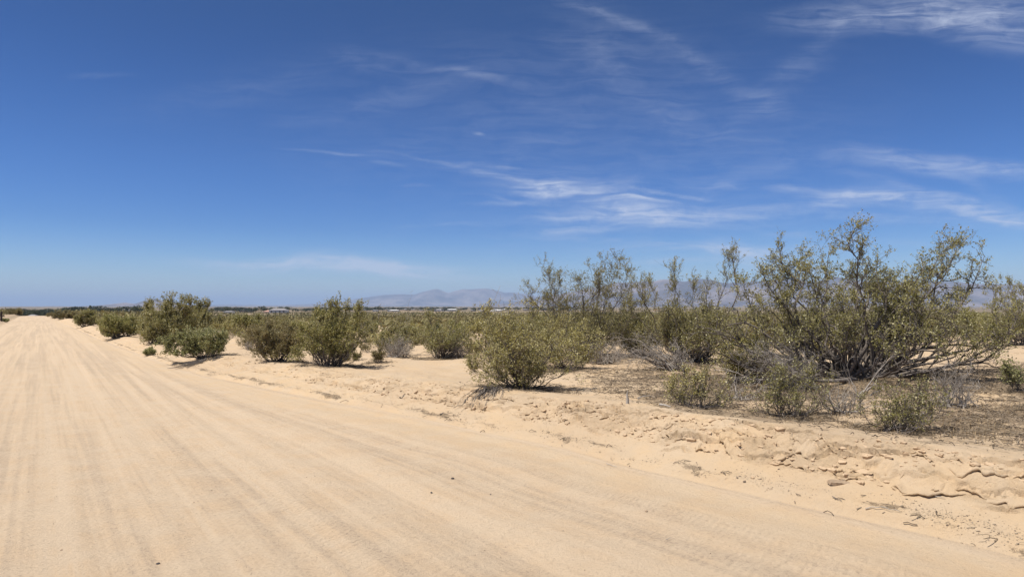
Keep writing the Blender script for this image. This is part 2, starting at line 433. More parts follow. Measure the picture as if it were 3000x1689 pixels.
def leaf_material(name, c1, c2, c3, f3=0.12, rough=0.45, trans=0.42):
    """c1 dark leaf, c2 light leaf, c3 a minority (seed fuzz, dry leaf)"""
    m, nt, out = new_mat(name)
    geo = nt.n('ShaderNodeNewGeometry')
    r = geo.outputs['Random Per Island']
    oi = nt.n('ShaderNodeObjectInfo')
    c = nt.mix(nt.mapr(r, 0.0, 1.0 - f3, smooth=False), c1, c2)
    c = nt.mix(nt.m('GREATER_THAN', r, 1.0 - f3), c, c3)
    cl = nt.noise(nt.n('ShaderNodeTexCoord').outputs['Object'], 2.2, 3)
    if 'town' not in name: c = nt.mix(nt.mapr(cl, 0.35, 0.65, 0.0, 0.28), c, nt.mix(0.5, c1, (0.20, 0.17, 0.05)))
    if 'town' not in name: c = nt.mix(nt.m('MULTIPLY', oi.outputs['Random'], 0.35), c, (0.22, 0.18, 0.08))
    p = principled(nt, None, c, rough, 0.35)
    t = nt.n('ShaderNodeBsdfTranslucent'); nt.link(c, t.inputs[0])
    mx = nt.n('ShaderNodeMixShader'); mx.inputs[0].default_value = trans
    nt.link(p.outputs[0], mx.inputs[1]); nt.link(t.outputs[0], mx.inputs[2]); nt.link(mx.outputs[0], out.inputs[0])
    return m
def bark_material(name, c1, c2, rough=0.85):
    m, nt, out = new_mat(name)
    geo = nt.n('ShaderNodeNewGeometry')
    co = nt.n('ShaderNodeTexCoord').outputs['Object']
    n = nt.noise(co, 22, 4, 0.65)
    f = nt.m('ADD', nt.m('MULTIPLY', geo.outputs['Random Per Island'], 0.6), nt.m('MULTIPLY', nt.mapr(n, 0.35, 0.65), 0.4))
    c = nt.mix(f, c1, c2)
    principled(nt, out, c, rough, 0.2, bump(nt, nt.noise(nt.mapping(co, (60, 60, 12)), 1.0, 3), 0.4, 0.004))
    return m
def plain_material(name, c1, c2, scale=3.0, rough=0.85, bmp=0.2):
    m, nt, out = new_mat(name)
    co = nt.n('ShaderNodeTexCoord').outputs['Object']
    n = nt.noise(co, scale, 5, 0.6)
    oi = nt.n('ShaderNodeObjectInfo')
    f = nt.m('ADD', nt.m('MULTIPLY', nt.mapr(n, 0.3, 0.7), 0.6), nt.m('MULTIPLY', oi.outputs['Random'], 0.4))
    principled(nt, out, nt.mix(f, c1, c2), rough, 0.25, bump(nt, n, bmp, 0.02))
    return m
def island_material(name, c1, c2, rough=0.9):
    m, nt, out = new_mat(name)
    geo = nt.n('ShaderNodeNewGeometry')
    principled(nt, out, nt.mix(geo.outputs['Random Per Island'], c1, c2), rough, 0.15)
    return m

M = {}
M['road'] = ground_material('road_sand', 'road')
M['bank'] = ground_material('bank_sand', 'bank')
M['desert'] = ground_material('desert_floor', 'desert')
M['leaf_olive'] = leaf_material('creosote_leaf', (0.170, 0.155, 0.034), (0.44, 0.40, 0.14), (0.68, 0.62, 0.36), 0.22)
M['leaf_yellow'] = leaf_material('fuzzy_creosote_leaf', (0.25, 0.21, 0.035), (0.56, 0.49, 0.13), (0.84, 0.76, 0.40), 0.42)
M['leaf_green'] = leaf_material('fresh_creosote_leaf', (0.18, 0.175, 0.038), (0.46, 0.43, 0.14), (0.68, 0.60, 0.30), 0.20)
M['leaf_sage'] = leaf_material('sage_leaf', (0.22, 0.23, 0.080), (0.47, 0.46, 0.20), (0.60, 0.55, 0.30), 0.15)
M['leaf_brown'] = leaf_material('brownish_leaf', (0.165, 0.130, 0.048), (0.35, 0.29, 0.125), (0.44, 0.36, 0.20), 0.16)
M['bark'] = bark_material('creosote_bark', (0.065, 0.052, 0.044), (0.23, 0.195, 0.165))
M['dead'] = bark_material('weathered_dead_wood', (0.13, 0.105, 0.085), (0.50, 0.445, 0.38))
M['pale_wood'] = bark_material('bleached_wood', (0.27, 0.235, 0.20), (0.42, 0.375, 0.32))
M['twig'] = island_material('litter_twigs', (0.05, 0.035, 0.025), (0.34, 0.27, 0.19))
M['drygrass'] = island_material('dry_grass', (0.17, 0.11, 0.055), (0.42, 0.31, 0.17))
M['gravel'] = island_material('gravel_grains', (0.17, 0.125, 0.09), (0.50, 0.40, 0.28))
M['clod'] = plain_material('sand_clod', (0.44, 0.31, 0.19), (0.50, 0.365, 0.235), 14, 0.95, 0.6)
M['dark_stone'] = plain_material('dark_stone', (0.035, 0.03, 0.03), (0.09, 0.075, 0.07), 30, 0.7, 0.5)
M['tan_stone'] = plain_material('tan_stone', (0.24, 0.17, 0.11), (0.36, 0.26, 0.17), 30, 0.85, 0.5)
M['post'] = bark_material('post_wood', (0.03, 0.025, 0.022), (0.08, 0.06, 0.05))
M['tree_leaf'] = leaf_material('town_tree_leaf', (0.022, 0.032, 0.020), (0.055, 0.070, 0.040), (0.07, 0.085, 0.045), 0.1, 0.6, 0.15)
M['tree_leaf2'] = leaf_material('town_tree_leaf_light', (0.045, 0.055, 0.026), (0.10, 0.115, 0.05), (0.12, 0.12, 0.06), 0.1, 0.6, 0.15)
M['tree_bark'] = bark_material('town_tree_bark', (0.06, 0.045, 0.035), (0.13, 0.10, 0.08))
M['palm_leaf'] = leaf_material('palm_leaf', (0.03, 0.04, 0.02), (0.08, 0.09, 0.04), (0.12, 0.10, 0.06), 0.1, 0.6, 0.1)
M['wall_white'] = plain_material('white_stucco', (0.62, 0.58, 0.53), (0.76, 0.72, 0.67), 0.6)
M['wall_tan'] = plain_material('tan_stucco', (0.42, 0.32, 0.24), (0.54, 0.43, 0.33), 0.6)
M['roof_grey'] = plain_material('grey_shingle', (0.17, 0.16, 0.16), (0.27, 0.25, 0.24), 0.8)
M['roof_red'] = plain_material('terracotta_roof', (0.34, 0.19, 0.14), (0.45, 0.27, 0.20), 0.8)
M['roof_pale'] = plain_material('pale_metal_roof', (0.55, 0.53, 0.50), (0.70, 0.68, 0.65), 0.8)
M['glass'] = plain_material('window_glass', (0.03, 0.035, 0.04), (0.06, 0.07, 0.08), 1.0, 0.15, 0.0)

# ------------------------------------------------------------------ bush generator (vectorised)
def tubes(paths, radii, sides=4):
    """paths (n,k,3), radii (n,k) -> verts, quads"""
    n, k, _ = paths.shape
    tan = np.gradient(paths, axis=1)
    tan /= np.linalg.norm(tan, axis=2, keepdims=True) + 1e-9
    ref = np.zeros((n, 1, 3)); mean = tan.mean(axis=1)
    ax = np.argmin(np.abs(mean), axis=1)
    ref[np.arange(n), 0, ax] = 1.0
    u = np.cross(tan, np.broadcast_to(ref, tan.shape)); u /= np.linalg.norm(u, axis=2, keepdims=True) + 1e-9
    v = np.cross(tan, u)
    a = np.arange(sides) * 2 * np.pi / sides
    ring = paths[:, :, None, :] + radii[:, :, None, None] * (u[:, :, None, :] * np.cos(a)[None, None, :, None] + v[:, :, None, :] * np.sin(a)[None, None, :, None])
    verts = ring.reshape(-1, 3)
    base = (np.arange(n)[:, None, None] * k + np.arange(k - 1)[None, :, None]) * sides
    j = np.arange(sides)[None, None, :]; j2 = (j + 1) % sides
    f = np.stack([base + j, base + j2, base + sides + j2, base + sides + j], axis=-1).reshape(-1, 4)
    return verts, f
def merge(parts):
    vs, fs, off = [], [], 0
    for v, f in parts:
        vs.append(v); fs.append(f + off); off += len(v)
    return np.concatenate(vs), np.concatenate(fs)
def grow(r, starts, dirs, lens, k, wob, up):
    """n crooked shoots of k points"""
    n = len(starts)
    pts = np.zeros((n, k, 3)); pts[:, 0] = starts
    d = dirs.copy()
    step = (lens / (k - 1))[:, None]
    for i in range(1, k):
        d = d + r.normal(0, wob, (n, 3)); d[:, 2] += up
        d /= np.linalg.norm(d, axis=1, keepdims=True) + 1e-9
        pts[:, i] = pts[:, i - 1] + d * step
    return pts
def along(paths, idx, u):
    k = paths.shape[1]
    f = np.clip(u * (k - 1), 0, k - 1.001); i = f.astype(int); w_ = (f - i)[:, None]
    p = paths[idx, i] * (1 - w_) + paths[idx, i + 1] * w_
    t = paths[idx, i + 1] - paths[idx, i]
    t /= np.linalg.norm(t, axis=1, keepdims=True) + 1e-9
    return p, t
def leaves(r, pos, size, ratio=0.58, upbias=0.35):
    n = len(pos)
    d = r.normal(0, 1, (n, 3)); d[:, 2] += upbias; d /= np.linalg.norm(d, axis=1, keepdims=True)
    e = np.cross(d, r.normal(0, 1, (n, 3))); e /= np.linalg.norm(e, axis=1, keepdims=True) + 1e-9
    L = (size * r.uniform(0.6, 1.35, n))[:, None]
    W = L * ratio * 0.5
    nrm = np.cross(d, e)
    v = np.stack([pos, pos + d * L * 0.5 + e * W + nrm * W * 0.5, pos + d * L, pos + d * L * 0.5 - e * W + nrm * W * 0.3], axis=1).reshape(-1, 3)
    f = np.arange(n * 4).reshape(-1, 4)
    return v, f

def bush_mesh(seed, cx, rx, ry, H, n0=24, b1=7, b2=6, lf=8, lsize=0.026, r0=0.014, low=0.25, dead=0.0, wob=0.16, rise=0.55, skirt=0.12, spread=.5, fork=.28,
              leaders=(), rim=0.30, base_r=0.10, twig=0.16, tubes_l2=True, bare_rim=0.0, dense_top=1.0, arch=0.0, gap=0.0, l1=0.30):
    """returns (stem verts, faces), (leaf verts, faces).  cx: crown centre offset in x"""
    r = np.random.default_rng(seed)
    k0 = 9
    az = r.uniform(0, 2 * np.pi, n0); rho = r.uniform(0.02, 1, n0) ** spread
    lump = 1 + 0.26 * np.sin(az * 3 + seed) + 0.18 * np.sin(az * 5 + seed * 2)
    tipx = cx + rho * rx * lump * np.cos(az); tipy = rho * ry * lump * np.sin(az)
    top = H * (rim + (1 - rim) * np.sqrt(np.clip(1 - rho ** 2, 0, 1)))
    tipz = top * r.uniform(0.50, 1.06, n0) * 0.93
    tip = np.stack([tipx, tipy, tipz], 1)
    flags = np.zeros(n0, int)
    if len(leaders):
        L = np.array([[l[0], l[1], l[2]] for l in leaders], float)
        tip = np.concatenate([tip, L]); flags = np.concatenate([flags, np.ones(len(L), int)])
    n = len(tip)
    ba = r.uniform(0, 2 * np.pi, n); br = base_r * np.sqrt(r.uniform(0, 1, n))
    base = np.stack([br * np.cos(ba) + 0.04 * tip[:, 0], br * np.sin(ba) + 0.04 * tip[:, 1], np.full(n, -0.06)], 1)
    u = np.linspace(0, 1, k0)[None, :, None]
    horiz = tip - base
    pts = base[:, None] + horiz[:, None] * u
    # stems leave the ground leaning out, then bend upward
    bend = (u * (1 - u)) * 0.55
    out = horiz.copy(); out[:, 2] = 0
    pts = pts + out[:, None] * bend * (1 - 2 * arch); pts[:, :, 2] -= (bend[:, :, 0] * (0.25 - 1.4 * arch)) * np.linalg.norm(out, axis=1)[:, None]
    jit = r.normal(0, 1, (n, k0, 3)); jit[:, 0] = 0
    jit = np.cumsum(jit, axis=1); jit -= jit[:, -1:] * u
    slen = np.linalg.norm(horiz, axis=1)
    pts = pts + jit * (slen[:, None, None] * 0.028 * min(wob / 0.16, 1.35))
    pts[:, 1:, 2] = np.maximum(pts[:, 1:, 2], 0.02)
    rad0 = (r0 * r.uniform(0.6, 1.3, n))[:, None] * (.10 + .90 * (1 - np.linspace(0, 1, k0)[None]) ** 1.25) * (slen / max(slen.mean(), .1))[:, None] ** 0.5
    wood = [tubes(pts, rad0, 5)]
    # branches
    n1 = n * b1
    idx = r.integers(0, n, n1)
    if len(leaders):
        extra = r.integers(n - len(leaders), n, len(leaders) * int(b1 * .95)); idx = np.concatenate([idx, extra]); n1 = len(idx)
    lead = flags[idx] == 1
    u1 = np.where(lead, r.uniform(0.58, 1.0, n1), r.uniform(fork, 1.0, n1))
    p, t = along(pts, idx, u1)
    d = t * 0.8 + r.normal(0, 1, (n1, 3)) * np.where(lead, .5, .62)[:, None]; d[:, 2] += 0.25 - arch
    d /= np.linalg.norm(d, axis=1, keepdims=True)
    len1 = slen[idx] * r.uniform(0.35, 1.0, n1) * l1 * np.where(u1 > 0.85, 0.8, 1.1) * np.where(lead, 0.72, 1.0)
    b = grow(r, p, d, len1, 6, wob, 0.03 - arch * 0.2)
    b[:, 1:, 2] = np.maximum(b[:, 1:, 2], 0.015)
    rr = (rad0[idx, np.clip((u1 * (k0 - 1)).astype(int), 0, k0 - 2)] * 0.62)[:, None] * (1 - 0.7 * np.linspace(0, 1, 6)[None])
    rr = np.maximum(rr, 0.0018)
    wood.append(tubes(b, rr, 4))
    # twigs
    n2 = n1 * b2
    idx2 = r.integers(0, n1, n2)
    u2 = r.uniform(0.2, 1.0, n2)
    p2, t2 = along(b, idx2, u2)
    d2 = t2 * 0.7 + r.normal(0, 0.5, (n2, 3)); d2[:, 2] += rise
    d2 /= np.linalg.norm(d2, axis=1, keepdims=True)
    len2 = twig * r.uniform(0.4, 1.3, n2)
    tw = grow(r, p2, d2, len2, 4, wob * .9, 0.05 + rise * .1)
    if tubes_l2:
        rt = np.maximum(rr[idx2, 3] * 0.55, 0.0016)[:, None] * (1 - 0.6 * np.linspace(0, 1, 4)[None])
        wood.append(tubes(tw, rt, 3))
    stem = merge(wood)
    if lf <= 0 or dead >= 1: return stem, None
    # leaves, in clumps; some twigs bare
    z2 = tw[:, -1, 2]
    clump = np.array(vnoise(tw[:, -1, 0] * 4.5 / max(H, .5) + seed, (tw[:, -1, 2] + tw[:, -1, 1]) * 4.5 / max(H, .5), seed)) + 0.5
    hi_ = np.clip((z2 / H - .75) / .4, 0, 1)
    ro_ = np.hypot((tw[:, -1, 0] - cx) / rx, tw[:, -1, 1] / ry)
    keep = (z2 > low * H * r.uniform(0.6, 1.2, n2) * np.clip(1.15 - .95 * ro_ ** 2, skirt, 1)) & (r.uniform(0, 1, n2) > dead) & (r.uniform(0, 1, n2) > gap * (clump < 0.45)) & (r.uniform(0, 1, n2) > .12 * hi_)
    ids = np.nonzero(keep)[0]
    if len(ids) == 0: return stem, None
    il = np.repeat(ids, np.where(z2[ids] > .68 * H, int(lf * 1.35 + .5), lf))
    ul = r.uniform(0.1, 1.0, len(il)) ** 0.7
    pl, _ = along(tw, il, ul)
    pl = pl + r.normal(0, lsize * 0.35, pl.shape)
    pl[:, 2] = np.maximum(pl[:, 2], 0.02)
    return stem, leaves(r, pl, lsize)

def make_bush(name, loc, leafmat, woodmat='bark', label=None, cat='bush', group=None, **kw):
    root = empty(name, loc)
    tag(root, label, cat, group)
    stem, lv = bush_mesh(**kw)
    link_mesh('stems', quads_mesh('stems', *stem, smooth=True), M[woodmat], root)
    if lv is not None:
        link_mesh('foliage', quads_mesh('foliage', *lv), M[leafmat], root)
    return root

# ------------------------------------------------------------------ main bushes: where their bases stand
# name, label, base px, base py, left px, right px, top py, leaf material, options
HERO = [
 dict(n='creosote_bush', label='shaggy olive bush filling the gap between the yellow-green bush and the sparse-topped bush',
      b=(1640,1080), l=1570, r=1760, t=925, leaf='leaf_yellow', depth=.8, seed=151, n0=30, b1=9, b2=7, lf=5, lsize=.028, r0=.011, low=.10, base_r=.16, wob=.24, twig=.16, rim=.4, gap=.3, leaders=()),
 dict(n='creosote_bush', label='shaggy olive bush filling the gap left of the dense upright bush with bare leaders',
      b=(1870,1048), l=1790, r=1960, t=905, leaf='leaf_olive', depth=.8, seed=152, n0=30, b1=9, b2=7, lf=7, lsize=.030, r0=.012, low=.10, base_r=.2, wob=.24, twig=.17, rim=.45, gap=.3, leaders=((1850,870,0),(1900,860,.1))),
 dict(n='creosote_bush', label='low golden bush among dead branches between the dense upright bush and the huge bush',
      b=(2190,1125), l=2080, r=2290, t=965, leaf='leaf_yellow', depth=.8, seed=153, n0=28, b1=9, b2=7, lf=6, lsize=.027, r0=.011, low=.08, base_r=.2, wob=.28, twig=.16, rim=.4, gap=.35, leaders=()),
 dict(n='creosote_bush', label='dark bush on the far left bank, nearest the fence post',
      b=(48,922), l=8, r=72, t=903, leaf='leaf_brown', depth=.6, seed=154, n0=30, b1=7, b2=6, lf=8, lsize=.11, r0=.016, low=.05, base_r=.5, wob=.14, twig=.3, rim=.5, gap=.1, leaders=()),
 dict(n='creosote_bush', label='huge spreading creosote bush with thick dark trunks fanning out, tallest of all',
      b=(2504,1121), l=2120, r=2885, t=745, leaf='leaf_olive', depth=0.75, skirt=.45, spread=.36, lead=.93, fork=.46, seed=11, n0=80, b1=10, b2=8, lf=6, lsize=.030, r0=.034, low=.42, base_r=.40, wob=.34, twig=.20, gap=.35, rim=.42, l1=.27,
      leaders=[(2446,655,-.3),(2420,690,.1),(2470,672,0.2),(2400,720,.3),(2330,690,.3),(2285,740,.2),(2345,740,-.2),(2240,790,0),(2500,730,-.1),(2575,725,0),(2600,760,.3),(2660,770,-.2),(2640,800,0.3),(2760,690,-.2),(2830,700,.1),(2800,720,.2),(2740,740,.1),(2860,725,-.1),(2190,815,0.1),(2860,850,.2),(2900,900,-.3)], group='large creosote bushes along the bank'),
 dict(n='creosote_bush', label='tall creosote bush with sparse open top, behind and right of the yellow-green bush',
      b=(1721,1050), l=1545, r=1870, t=812, leaf='leaf_olive', depth=.8, skirt=.3, fork=.42, seed=12, n0=52, b1=11, b2=8, lf=6, lsize=.028, r0=.020, low=.16, base_r=.22, wob=.34, twig=.20, gap=.25, rim=.35,
      leaders=[(1590,770,0),(1615,790,.2),(1550,830,-.1),(1640,800,.3),(1680,810,-.2),(1700,800,.1),(1730,775,0),(1770,755,.1),(1800,760,-.2),(1835,765,.1),(1815,780,.3),(1750,800,-.3),(1600,850,.3)], group='large creosote bushes along the bank'),
 dict(n='creosote_bush', label='dense upright creosote bush with long bare leaders, one ending in a tuft against the sky',
      b=(2030,1070), l=1870, r=2170, t=850, leaf='leaf_olive', depth=.75, skirt=.5, fork=.42, seed=13, n0=60, b1=9, b2=8, lf=6, lsize=.028, r0=.018, low=.33, base_r=.22, wob=.22, twig=.19, gap=.3, rim=.5,
      leaders=[(2130,715,0),(2140,740,.05),(1970,775,0),(1985,800,.1),(1880,815,.2),(1905,830,-.1),(2035,815,.2),(1850,850,0),(2075,825,.1)], group='large creosote bushes along the bank'),
 dict(n='creosote_bush', label='yellow-green creosote bush full of pale seed tufts on the lip of the bank',
      b=(1523,1138), l=1362, r=1675, t=895, leaf='leaf_yellow', depth=.85, seed=14, n0=50, b1=11, b2=8, lf=5, lsize=.026, r0=.012, low=.10, base_r=.07, wob=.20, twig=.15, rim=.36, gap=.25,
      leaders=[(1430,905,0),(1560,893,.1),(1400,960,0),(1380,1060,0),(1500,900,-.1),(1640,930,.1)], group='large creosote bushes along the bank'),
 dict(n='creosote_bush', label='round vase-shaped creosote bush with a fan of dark bare stems on open sand',
      b=(976,1072), l=852, r=1070, t=905, leaf='leaf_green', depth=.9, seed=15, n0=52, b1=9, b2=7, lf=8, lsize=.034, r0=.015, low=.40, base_r=.20, wob=.10, twig=.17, rim=.45, gap=.2,
      leaders=[(970,890,0),(990,886,0),(1050,898,.1),(930,905,.1),(1015,892,-.1)], group='large creosote bushes along the bank'),
 dict(n='creosote_bush', label='brownish creosote bush close behind and left of the round vase-shaped bush',
      b=(812,1058), l=735, r=905, t=928, leaf='leaf_brown', depth=.9, seed=16, n0=40, b1=8, b2=7, lf=9, lsize=.034, r0=.012, low=.12, base_r=.22, wob=.14, twig=.17, rim=.45, gap=.2, leaders=(), group='large creosote bushes along the bank'),
 dict(n='sage_bush', label='pale green bush on the edge of the bank with its roots exposed below it',
      b=(604,1047), l=498, r=690, t=958, leaf='leaf_sage', depth=.9, seed=17, n0=36, b1=8, b2=7, lf=12, lsize=.040, r0=.012, low=.25, base_r=.12, wob=.14, twig=.16, rim=.5, gap=.1, leaders=()),
 dict(n='creosote_bush', label='tallest dark bush beside the road in the left half, behind the pale green bush',
      b=(462,1006), l=410, r=560, t=884, leaf='leaf_olive', depth=1.0, seed=18, n0=56, b1=9, b2=8, lf=9, lsize=.05, r0=.018, low=.10, base_r=.35, wob=.14, twig=.24, rim=.40, gap=.25,
      leaders=[(505,874,0),(480,878,.2),(530,876,.1),(440,890,0),(548,880,.1)], group='roadside bushes toward the crest'),
 dict(n='creosote_bush', label='broad olive bush joined to the right side of the tallest roadside bush',
      b=(585,985), l=530, r=645, t=893, leaf='leaf_olive', depth=.9, seed=19, n0=40, b1=8, b2=7, lf=9, lsize=.055, r0=.018, low=.08, base_r=.35, wob=.14, twig=.24, rim=.40, gap=.2,
      leaders=[(575,884,0),(600,890,.1),(610,892,-.1)], group='roadside bushes toward the crest'),
 dict(n='creosote_bush', label='wide low olive green bush on the road edge, left of the tallest roadside bush',
      b=(350,986), l=282, r=408, t=918, leaf='leaf_green', depth=.8, seed=20, n0=44, b1=8, b2=7, lf=9, lsize=.055, r0=.016, low=.08, base_r=.4, wob=.14, twig=.24, rim=.35, gap=.15, leaders=(), group='roadside bushes toward the crest'),
 dict(n='creosote_bush', label='dark round bush on the road edge, second from the far crest of the road',
      b=(252,955), l=222, r=292, t=910, leaf='leaf_olive', depth=.8, seed=21, n0=34, b1=7, b2=6, lf=9, lsize=.08, r0=.016, low=.06, base_r=.4, wob=.14, twig=.26, rim=.35, gap=.15, leaders=(), group='roadside bushes toward the crest'),
 dict(n='creosote_bush', label='long low brown bush nearest to the far crest of the road, on its right side',
      b=(186,934), l=150, r=228, t=911, leaf='leaf_brown', depth=.6, seed=22, n0=34, b1=7, b2=6, lf=9, lsize=.10, r0=.016, low=.04, base_r=.5, wob=.14, twig=.3, rim=.5, gap=.1, leaders=(), group='roadside bushes toward the crest'),
 dict(n='creosote_bush', label='dark bush behind the gap of sand right of the pale green bush',
      b=(728,973), l=672, r=778, t=917, leaf='leaf_olive', depth=.8, seed=23, n0=36, b1=7, b2=7, lf=9, lsize=.055, r0=.016, low=.08, base_r=.35, wob=.14, twig=.24, rim=.45, gap=.2, leaders=()),
 dict(n='creosote_bush', label='creosote bush with a dark fan of stems just right of the dead thicket',
      b=(1296,1048), l=1222, r=1395, t=925, leaf='leaf_olive', depth=.8, seed=24, n0=46, b1=7, b2=6, lf=6, lsize=.036, r0=.016, low=.36, base_r=.22, wob=.14, twig=.19, rim=.5, gap=.45, leaders=((1340,905,0),(1250,912,.1))),
 dict(n='creosote_bush', label='low green bush in the litter before the huge bush, right of its trunks',
      b=(2608,1262), l=2515, r=2800, t=1105, leaf='leaf_olive', depth=.7, seed=25, n0=24, b1=7, b2=6, lf=4, lsize=.020, r0=.007, low=.06, base_r=.16, wob=.30, twig=.11, rim=.45, gap=.3, leaders=((2700,1125,0),(2720,1150,.1)), group='low bushes in front of the huge bush'),
 dict(n='creosote_bush', label='low tangled bush in the litter in front of the huge bush, left of its trunks',
      b=(2306,1220), l=2170, r=2460, t=1045, leaf='leaf_olive', depth=.6, seed=26, n0=24, b1=7, b2=6, lf=4, lsize=.020, r0=.007, low=.06, base_r=.16, wob=.30, twig=.11, rim=.5, gap=.4, leaders=((2270,1075,0),(2380,1070,.1)), group='low bushes in front of the huge bush'),
 dict(n='creosote_bush', label='small upright bush on the litter behind the bank lip, leftmost of three low bushes',
      b=(2045,1192), l=1915, r=2150, t=1060, leaf='leaf_yellow', depth=.6, seed=27, n0=24, b1=7, b2=6, lf=4, lsize=.020, r0=.007, low=.06, base_r=.16, wob=.30, twig=.11, rim=.5, gap=.4, leaders=((2010,1075,0),(2080,1072,0)), group='low bushes in front of the huge bush'),
 dict(n='creosote_bush', label='creosote bush cut by the right edge of the picture, behind the huge bush',
      b=(2990,1010), l=2880, r=3120, t=845, leaf='leaf_olive', depth=.8, seed=28, n0=44, b1=8, b2=7, lf=8, lsize=.036, r0=.020, low=.22, base_r=.3, wob=.2, twig=.2, rim=.45, gap=.35, leaders=((2935,815,0),(2965,825,.1),(2910,835,0),(3000,830,0))),
 dict(n='creosote_bush', label='small bush at the right edge of the picture growing on open litter',
      b=(2992,1148), l=2940, r=3050, t=1068, leaf='leaf_sage', depth=.7, seed=29, n0=12, b1=6, b2=6, lf=5, lsize=.026, r0=.008, low=.45, base_r=.05, wob=.22, twig=.12, rim=.5, gap=.5, leaders=((2945,1075,0),)),
 dict(n='shrub', label='tiny shrub sprouting from the face of the road bank, left of the pale green bush',
      b=(440,1040), l=426, r=456, t=1014, leaf='leaf_sage', depth=.9, seed=30, n0=14, b1=6, b2=5, lf=8, lsize=.035, r0=.008, low=.15, base_r=.03, wob=.14, twig=.08, rim=.5, gap=.1, leaders=()),
 dict(n='shrub', label='small golden brown shrub in front of the dead grey thicket',
      b=(1101,1062), l=1085, r=1128, t=1020, leaf='leaf_brown', depth=.9, seed=31, n0=12, b1=6, b2=6, lf=8, lsize=.022, r0=.005, low=.35, base_r=.03, wob=.16, twig=.10, rim=.5, gap=.1, leaders=()),
 dict(n='shrub', label='pale dry straw-coloured tuft on sand between the pale green bush and the brownish bush',
      b=(731,1026), l=716, r=748, t=996, leaf='leaf_sage', wood='dead', depth=.9, seed=32, n0=50, b1=4, b2=2, lf=0, lsize=.02, r0=.004, low=.9, base_r=.08, wob=.10, twig=.10, rim=.6, gap=1, leaders=()),
 dict(n='shrub', label='small pale shrub at the left edge of the picture on the bank across the road',
      b=(14,942), l=2, r=26, t=932, leaf='leaf_sage', depth=.9, seed=33, n0=24, b1=6, b2=5, lf=8, lsize=.06, r0=.008, low=.1, base_r=.2, wob=.14, twig=.12, rim=.4, gap=.1, leaders=()),
]
HPOS = []
for h in HERO:
    x, y, z = spot(*h['b'])
    h['pos'] = (x, y, z)
    sc = y / FPX
    HPOS.append((x, y, (h['r'] - h['l']) * sc / 2))
for i, (mr, mh) in {4: (1.6, .10), 5: (1.2, .08), 6: (1.2, .10)}.items():
    x, y, z = HERO[i]['pos']; MOUNDS.append((x, y, mr, mh))

# ------------------------------------------------------------------ terrain meshes: one grid cut into road, bank and desert floor
def grid_axis_rows():
    a = list(np.arange(-2.0, .4, .05)) + list(np.arange(.4, 7.0, .015)) + list(np.arange(7.0, 12.0, 0.028)); st = 0.028; s = a[-1]
    while s < 42000:
        st *= 1.027; s += st; a.append(s)
    neg = []; st = 0.06; s = -2.0
    while s > -42000:
        st *= 1.22; s -= st; neg.append(s)
    return np.array(neg[::-1] + a)
ROWS = grid_axis_rows()
NR = len(ROWS)
bank_c = np.concatenate([np.linspace(-0.03, .28, 20)[:-1], np.linspace(.28, 1.25, 105)[:-1], np.linspace(1.25, 2.0, 30)])
rc = []; st_ = 0.026; c = 2.0
while c < 42000:
    st_ *= 1.068; c += st_; rc.append(c)
lc = []; st_ = 0.10; c = 0.0
while c < 42000:
    st_ *= 1.16; c += st_; lc.append(-c)
F = foot(ROWS)[:, None]; LE = left_edge(ROWS)[:, None]
road_c = np.linspace(0, 1, 120)[None]
T_left = LE + np.array(lc[::-1])[None]
T_road = LE + (F - 0.03 - LE) * road_c
T_bank = F + bank_c[None]
T_right = F + np.array(rc)[None]
TT = np.concatenate([T_left, T_road, T_bank[:, 1:], T_right], axis=1)
SS = np.broadcast_to(ROWS[:, None], TT.shape)
XX, YY = to_xy(SS, TT)
ZZ = ground_z(XX, YY, True)
# overhanging lips on the broken face of the bank: push the upper edge of steps out over the lower
v_ = (TT - F) / crest_w(SS)
ov = sstep(0.35, 0.5, v_) * (1 - sstep(0.95, 1.1, v_)) * (1 - sstep(12, 20, SS)) * (SS > -3)
push = ov * (fbm(SS * 4.2, TT * 7.5, 211, 3)) * 0.03
for k in range(6):
    vc_, A_ = shelf(SS, TT, k)
    dv = v_ - vc_
    push = push + np.where((dv > -.002) & (SS < 40), np.exp(-np.maximum(dv, 0) / .05) * A_ * 1.1, 0)
XX = XX - CS * push; YY = YY - SN * push
# cover: R = litter, G = rough/bare, B = far plain
R_ = np.hypot(XX, YY)
lit = np.zeros_like(XX)
near = R_ < 60
for (hx, hy, hr) in HPOS:
    q = np.exp(-(((XX - hx) ** 2 + (YY - hy) ** 2) / (max(hr, .35) * 1.15) ** 2))
    lit = np.maximum(lit, np.minimum(q * 1.5, 1))
zone = sstep(0.0, 0.16, v_ - 1.10 - .25 * sstep(5, 8, SS) - 0.20 * fbm(SS * 0.9, SS * 0 + 4, 231, 3)) * sstep(1.0, 2.6, XX + 0.6) * (1 - sstep(13, 18, YY))
lit = np.maximum(lit, zone * (0.86 + 0.55 * fbm(XX * 0.8, YY * 0.8, 233, 3)))
lit = np.maximum(lit, sstep(1.7, 2.6, v_) * (0.30 + 0.45 * fbm(XX * 0.45, YY * 0.45, 235, 4)))
lit = np.maximum(lit, np.where(TT < LE, sstep(0.1, 0.9, LE - TT) * 0.75, 0))
toe = np.exp(-((v_ - 0.13 - 0.10 * fbm(SS * 3, SS * 0, 237, 3)) / 0.12) ** 2) * (0.72 + 1.2 * fbm(SS * 1.4, TT * 5, 239, 4)) * (SS < 60)
lit = np.maximum(lit, np.clip(toe, 0, 1))
lit = np.where((v_ > 0.2) & (v_ < 1.02), np.minimum(lit, 0.10), lit)
pale = np.exp(-((XX - 8.8) / 3.0) ** 2 - ((YY - 19.0) / 3.5) ** 2)           # open bright sand behind the huge bush
lit = np.clip(lit * (1 - 0.8 * pale), 0, 1)
